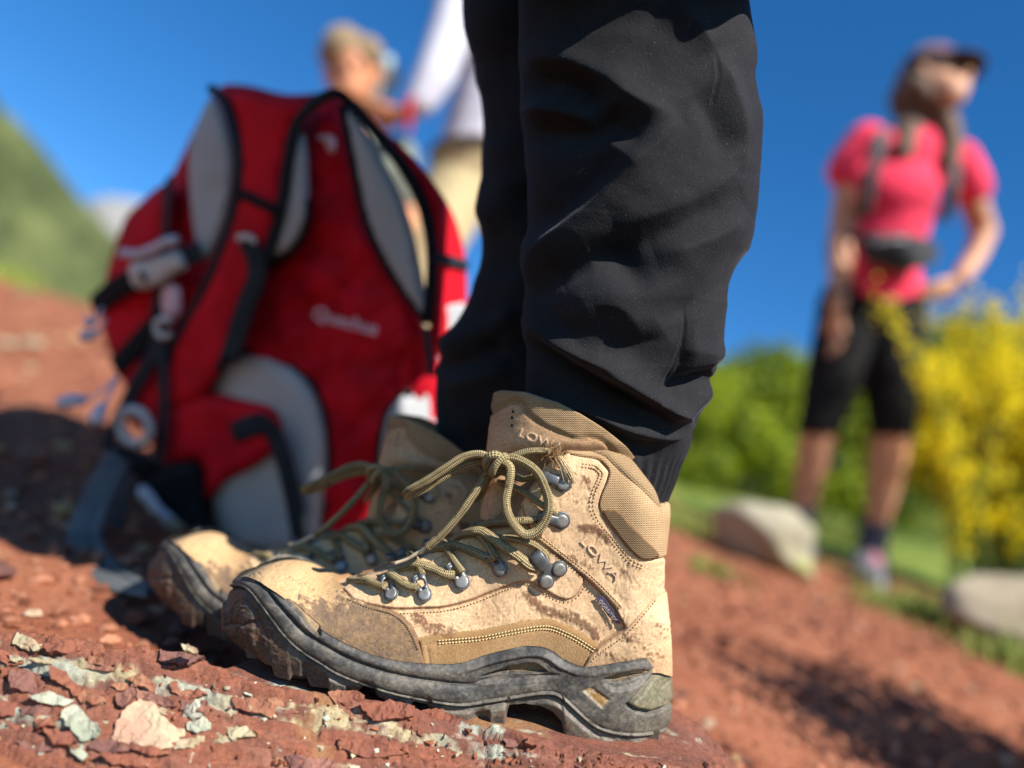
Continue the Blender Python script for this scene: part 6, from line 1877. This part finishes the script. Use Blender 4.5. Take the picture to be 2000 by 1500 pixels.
chain_body('t_shirt', [
 [(W(1712,562), .130), (W(1718,500), .112), (W(1745,400), .124), (W(1775,315), .110), (W(1788,285), .08)],
 [(W(1694,282), .070), (W(1664,318), .066), (W(1655,334), .064)], [(W(1866,316), .070), (W(1890,352), .064), (W(1896,366), .062)]], M['coral'], woman, .010, 5,
 [(W(1776,306), (.178, .098, .072), Quaternion((0, 1, 0), math.radians(12))), (W(1752,372,-.06), (.130, .085, .092), None), (W(1708,585), (.160, .115, .09), None)],
 cut=[(W(1712,596), (.28, 0, -1)), (W(1662,336), (-.42, 0, -.9)) if False else (W(1712,596), (.28, 0, -1))])
M['legging'] = cloth('black_leggings', (.0045, .0045, .005), .8, .0)
chain_body('leggings', [
 [(W(1665,590), .098), (W(1632,720,-.02), .086), (W(1602,828,-.02), .067)], [(W(1742,595), .098), (W(1742,720,-.04), .086), (W(1742,836,-.06), .067)]], M['legging'], woman, .010, 4,
 [(W(1703,600), (.168, .118, .11), None)], cut=[(W(1660,846), (0, 0, -1))])
# hair, cap
M['hair_b'] = cloth('brown_hair', (.105, .050, .022), .6, .3)
chain_body('hair', [[(hc - fd * .03 + fu * .03, .082), (hc - fd * .055 - fu * .03, .075), (hc - fd * .05 - fu * .10 - fs_ * .02, .05), (W(1772,262,-.04), .045), (W(1764,300,-.09), .03)],
   [(hc - fd * .02 - fu * .05 + fs_ * .06, .040), (W(1848,240,-.05), .040), (W(1858,282,-.08), .036), (W(1850,318,-.10), .026)], [(hc - fs_ * .05 - fd * .02 + fu * .01, .055), (hc - fs_ * .07 - fd * .02 - fu * .07, .045)]], M['hair_b'], woman, .009, 4)
capm = cloth('dark_mauve_cap', (.13, .06, .085), .8)
cc_ = hc + fu * .030 - fd * .006
cap = chain_body('cap', [[(cc_, .092), (cc_ + fu * .018, .090)]], capm, woman, .008, 4, cut=[(cc_ + fu * .012, tuple(-fu))])
vis = []
for t in np.linspace(-1, 1, 15):
    a = t * 1.15
    for k, (rr, dz) in enumerate(((.080, 0), (.150 - .03 * t * t, -.018))):
        vis.append(cc_ + fu * (.016 + dz) + (fd * math.cos(a) + fs_ * math.sin(a) * (.98 if k == 0 else .72)) * rr)
fv_ = [(2*i, 2*i+1, 2*i+3, 2*i+2) for i in range(14)]
n0 = len(vis); vis += [p - fu * .004 for p in vis]
fv_ = fv_ + [tuple(n0 + i for i in f[::-1]) for f in fv_] + [(2*i+1, n0+2*i+1, n0+2*i+3, 2*i+3) for i in range(14)]
mk('visor', vis, fv_, plain('cap_visor', (.05,.03,.04), .8), cap)
# socks and shoes
M['sock'] = cloth('grey_sock', (.06, .06, .075)); M['shoe'] = cloth('grey_shoe', (.10, .10, .11))
chain_body('sock', [[(W(1570,1000,.035), .042), (W(1561,1028,.03), .044)]], M['sock'], woman, .009, 3)
chain_body('sock', [[(W(1712,1028,-.02), .043), (W(1704,1060,-.02), .046), (W(1700,1085,-.02), .047)]], M['sock'], woman, .009, 3)
def shoe(a, b, c):
    o = chain_body('shoe', [[(a, .052), (b, .050), (c, .040)]], M['shoe'], woman, .009, 4, cut=[(Vector(a) - Vector((0, 0, .040)), (0, 0, -1))])
    mid = (Vector(b) + Vector(c)) / 2
    chain_body('tongue', [[(Vector(b) + Vector((0, -.03, .025)), .03), (mid + Vector((0, -.03, .022)), .024)]], cloth('shoe_pink', (.28, .10, .13)), o, .007, 3)
    pts = [Vector(a) + Vector((0, 0, -.040)), mid + Vector((0, 0, -.042)), Vector(c) + Vector((0, -.02, -.032))]
    tube('shoe_sole', catmull([tuple(p) for p in pts], 6), .050, plain('shoe_sole', (.20,.20,.20), .8), o, 12, (1, .25), up=(1, 0, 0))
shoe(W(1560,1036,.03), W(1556,1046,-.03), W(1552,1056,-.11))
shoe(W(1700,1092,-.02), W(1696,1108,-.08), W(1692,1122,-.17))
tube('watch_strap', [tuple(W(1637,570,-.085) + Vector((.032 * math.cos(t), .032 * math.sin(t), .004 * math.cos(t)))) for t in np.linspace(0, 6.283, 20)], .011, M['pk_black'], woman, 8, (.4, 1))
tag(woman, 'woman in a coral T-shirt, black leggings and cap, standing by the yellow bush', 'person', 'hikers')
# waist bag and rucksack she carries
bag = empty('waist_bag', W(1755, 525, -.17))
chain_body('pouch', [[(W(1708,488,-.155), .042), (W(1760,496,-.19), .056), (W(1804,494,-.165), .042)]], cloth('charcoal_pouch', (.022,.023,.025), .8), bag, .009, 3, [(W(1757,480,-.175), (.080, .05, .036), None), (W(1760,512,-.175), (.062, .042, .030), None)])
tube('belt', [tuple(W(1722,482) + Vector((.142 * math.cos(t), .128 * math.sin(t), -.02 * math.cos(t)))) for t in np.linspace(0, 6.283, 36)], .012, M['pk_black'], bag, 8, (.35, 1), up=(1, 0, 0))
tube('zip', catmull([tuple(W(1710,474,-.205)), tuple(W(1757,468,-.232)), tuple(W(1802,476,-.205))], 6), .0035, M['pk_buckle'], bag, 6)
tag(bag, 'small charcoal pouch belted round the woman\'s waist', 'waist bag')
ruck = empty('backpack', W(1690, 500, .2))
def rstrap(pts):
    c = catmull([tuple(W(*p)) for p in pts], 6)
    V_, f_, uv_ = tube_data(c, .019, 8, (1, .25), True, up=(1, .2, 0)); mk('shoulder_strap', V_, f_, cloth('grey_strap', (.07,.075,.075)), ruck, uv=uv_)
rstrap([(1740,250,.06),(1726,252,-.05),(1716,290,-.115),(1700,340,-.125),(1690,400,-.10),(1682,440,-.02)])
rstrap([(1850,290,.06),(1858,300,-.05),(1862,330,-.10),(1858,380,-.11),(1842,430,-.05)])
chain_body('sack', [[(W(1720,500,.20), .11), (W(1750,400,.22), .12), (W(1775,320,.20), .10)]], cloth('dark_sack', (.03,.035,.045)), ruck, .014, 4, [(W(1650,490,.16), (.05, .10, .14), None)])
tag(ruck, 'dark rucksack with grey shoulder straps worn by the woman', 'backpack', 'backpacks')

# ------------------------------------------------------------------ two hikers beyond the red backpack
D2 = 2.62
def B(u, v, dy=0.0):
    return P(u, v, D2 + dy)
gB = float(gz(B(800, 900).x, D2))
pb = empty('person', (B(880, 600).x, D2, gB))
gv_ = lambda x, y: float(gz(x, y))
ank1, ank2 = Vector((B(770, 0).x, D2 - .05, gB + .07)), Vector((B(1000, 0).x, D2 + .10, gB + .03))
wr = B(795, 222, -.25)
hnd = hand(wr, (-1, 0, .12), (0, -.5, 1), .19, .3)
chB = [
 [(B(905,320), .095), (B(845,470,-.08), .082), (B(800,620,-.10), .060), (ank1, .038), (ank1 + Vector((-.10, -.08, -.05)), .032)],
 [(B(985,330,.08), .095), (B(1020,500,.10), .080), (B(1010,660,.12), .058), (ank2, .038), (ank2 + Vector((-.10, -.08, -.03)), .032)],
 [(B(940,310), .13), (B(972,170), .125), (B(985,20), .14), (B(980,-80), .13), (B(940,-140,-.02), .055), (B(930,-175,-.03), .052)],
 [(B(915,-60,-.14), .062), (B(885,50,-.20), .050), (B(848,150,-.24), .044), (wr, .030)],
 [(B(1000,-60,.14), .060), (B(1030,120,.12), .048), (B(1000,260,.0), .036)],
] + hnd + hand(B(1000,260), (-.3, -.2, -1), (0, 1, 0), .18, .3)
chain_body('body', chB, M['skin2'], pb, .010, 4, [(B(925,-225,-.03), (.080, .078, .115), None), (B(905,-222,-.115), (.014, .018, .024), None)])
M['white_shirt'] = cloth('white_shirt', (.56, .55, .62), .8, .1, .12)
chain_body('shirt', [[(B(944,285), .146), (B(972,170), .138), (B(988,20), .150), (B(985,-75), .14)], [(B(915,-60,-.14), .082), (B(885,50,-.20), .070), (B(848,150,-.24), .062), (B(822,196,-.25), .050)],
   [(B(1000,-60,.14), .080), (B(1030,120,.12), .066), (B(1004,240,.0), .050)]], M['white_shirt'], pb, .012, 5)
M['khaki'] = cloth('khaki_trousers', (.50, .40, .22), .85, .1, .2)
chain_body('trousers', [[(B(915,330), .125), (B(848,470,-.08), .100), (B(800,620,-.10), .080), (ank1 + Vector((0, 0, .03)), .066)], [(B(985,335,.06), .12), (B(1022,500,.10), .098), (B(1010,660,.12), .078), (ank2 + Vector((0, 0, .03)), .066)]],
   M['khaki'], pb, .012, 5, [(B(925,318), (.15, .15, .09), None)])
tube('belt', [tuple(B(936,300) + Vector((.158 * math.cos(t), .158 * math.sin(t), .0))) for t in np.linspace(0, 6.283, 30)], .016, plain('brown_belt', (.07,.045,.025), .6), pb, 8, (.4, 1), up=(1, 0, 0))
chain_body('hair', [[(B(928,-255,0), .082), (B(945,-230,.03), .076)]], cloth('grey_hair', (.25,.22,.18)), pb, .012, 3)
for a_ in (ank1, ank2):
    chain_body('shoe', [[(a_ + Vector((0, 0, -.015)), .055), (a_ + Vector((-.10, -.09, -.03)), .042)]], cloth('brown_shoe', (.12,.08,.05)), pb, .011, 3)
tube('wristband', [tuple(B(802,222,-.25) + Vector((.006 * math.sin(t), .040 * math.cos(t), .040 * math.sin(t)))) for t in np.linspace(0, 6.283, 22)], .016, plain('red_band', (.62,.02,.05), .6), pb, 8, (.45, 1.1), up=(1, 0, 0))
tag(pb, 'person in a white long sleeved shirt and khaki trousers reaching over the backpack', 'person', 'hikers')

D3 = 2.45
def A(u, v, dy=0.0):
    return P(u, v, D3 + dy)
gA = float(gz(A(680, 800).x, D3))
pa = empty('person', (A(680, 800).x, D3, gA))
hx = A(688, 142)
chA = [
 [(A(655,560,.08), .082), (A(640,720,-.02), .068), (A(650,850,.02), .05), ((A(650,0).x, D3, gA + .06), .036), ((A(640,0).x, D3 - .12, gA + .035), .03)],
 [(A(740,560,.08), .082), (A(745,720,-.02), .068), (A(745,850,.02), .05), ((A(745,0).x, D3, gA + .06), .036), ((A(740,0).x, D3 - .12, gA + .035), .03)],
 [(A(697,560,.1), .12), (A(697,440,.08), .11), (A(695,320,.04), .12), (A(692,250,.02), .06), (A(690,205,.0), .052)],
 [(A(610,305,.05), .052), (A(590,430,.08), .042), (A(640,480,-.10), .032)], [(A(775,305,.05), .052), (A(800,430,.08), .042), (A(755,480,-.10), .032)],
] + hand(A(640,480,-.10), (.6, -.4, .1), (0, 0, 1), .16, .4) + hand(A(755,480,-.10), (-.6, -.4, .1), (0, 0, 1), .16, .4)
chain_body('body', chA, M['skin2'], pa, .010, 4, [(hx, (.078, .090, .112), Quaternion((1, 0, 0), math.radians(18))), (hx + Vector((.01, -.088, -.03)), (.014, .018, .022), None), (hx + Vector((0, -.05, -.07)), (.05, .05, .045), None),
   (hx + Vector((.08, 0, -.01)), (.012, .018, .028), None), (hx + Vector((-.08, 0, -.01)), (.012, .018, .028), None), (A(695,318,.04), (.17, .09, .08), None)])
for s in (-1, 1):
    V_, f_ = dome_data(.011, .006); q = Vector((0, -1, -.1)).to_track_quat('Z', 'Y')
    mk('eye', [hx + Vector((.03 * s, -.080, -.005)) + q @ Vector(x) for x in V_], f_, plain('eye_dark2', (.05,.03,.02), .3), pa)
tube('mouth', [tuple(hx + Vector((.024 * t, -.088 + .01 * t * t, -.066))) for t in np.linspace(-1, 1, 7)], .005, plain('lip', (.35,.10,.07), .5), pa, 6)
chain_body('hair', [[(hx + Vector((-.02, -.03, .062)), .070), (hx + Vector((0, .03, .05)), .082), (hx + Vector((0, .05, -.02)), .07)], [(hx + Vector((-.055, -.02, .045)), .048), (hx + Vector((.05, -.03, .05)), .052)]], cloth('fair_hair', (.25,.175,.095), .7, .2), pa, .010, 3)
chain_body('shirt', [[(A(697,570,.1), .135), (A(697,440,.08), .125), (A(695,322,.04), .13)], [(A(610,305,.05), .068), (A(596,380,.07), .060)], [(A(775,305,.05), .068), (A(794,380,.07), .060)]], cloth('grey_green_shirt', (.17,.19,.15)), pa, .012, 4, [(A(695,318,.04), (.182, .10, .088), None)])
chain_body('shorts', [[(A(660,575,.08), .10), (A(642,690,.0), .09)], [(A(736,575,.08), .10), (A(744,690,.0), .09)]], cloth('dark_shorts', (.05,.05,.06)), pa, .012, 4)
chain_body('neck_scarf', [[(A(757,128,.05), .034), (A(764,150,.06), .036), (A(752,175,.06), .030), (A(742,195,.05), .030)]], cloth('pale_blue_scarf', (.34,.45,.48), .85), pa, .010, 3)
tag(pa, 'person with short fair hair whose head shows above the backpack', 'person', 'hikers')

# a second broom just outside the picture on the right: its shade falls across the near soil
broom('broom_bush', 0, 0, 0, 0, 0, 170, 33, 'broom bush standing out of view beyond the right picture edge', .25, base=Vector((1.02, .70, float(gz(1.02, .70)) - .02)), H=.92, W=.27)
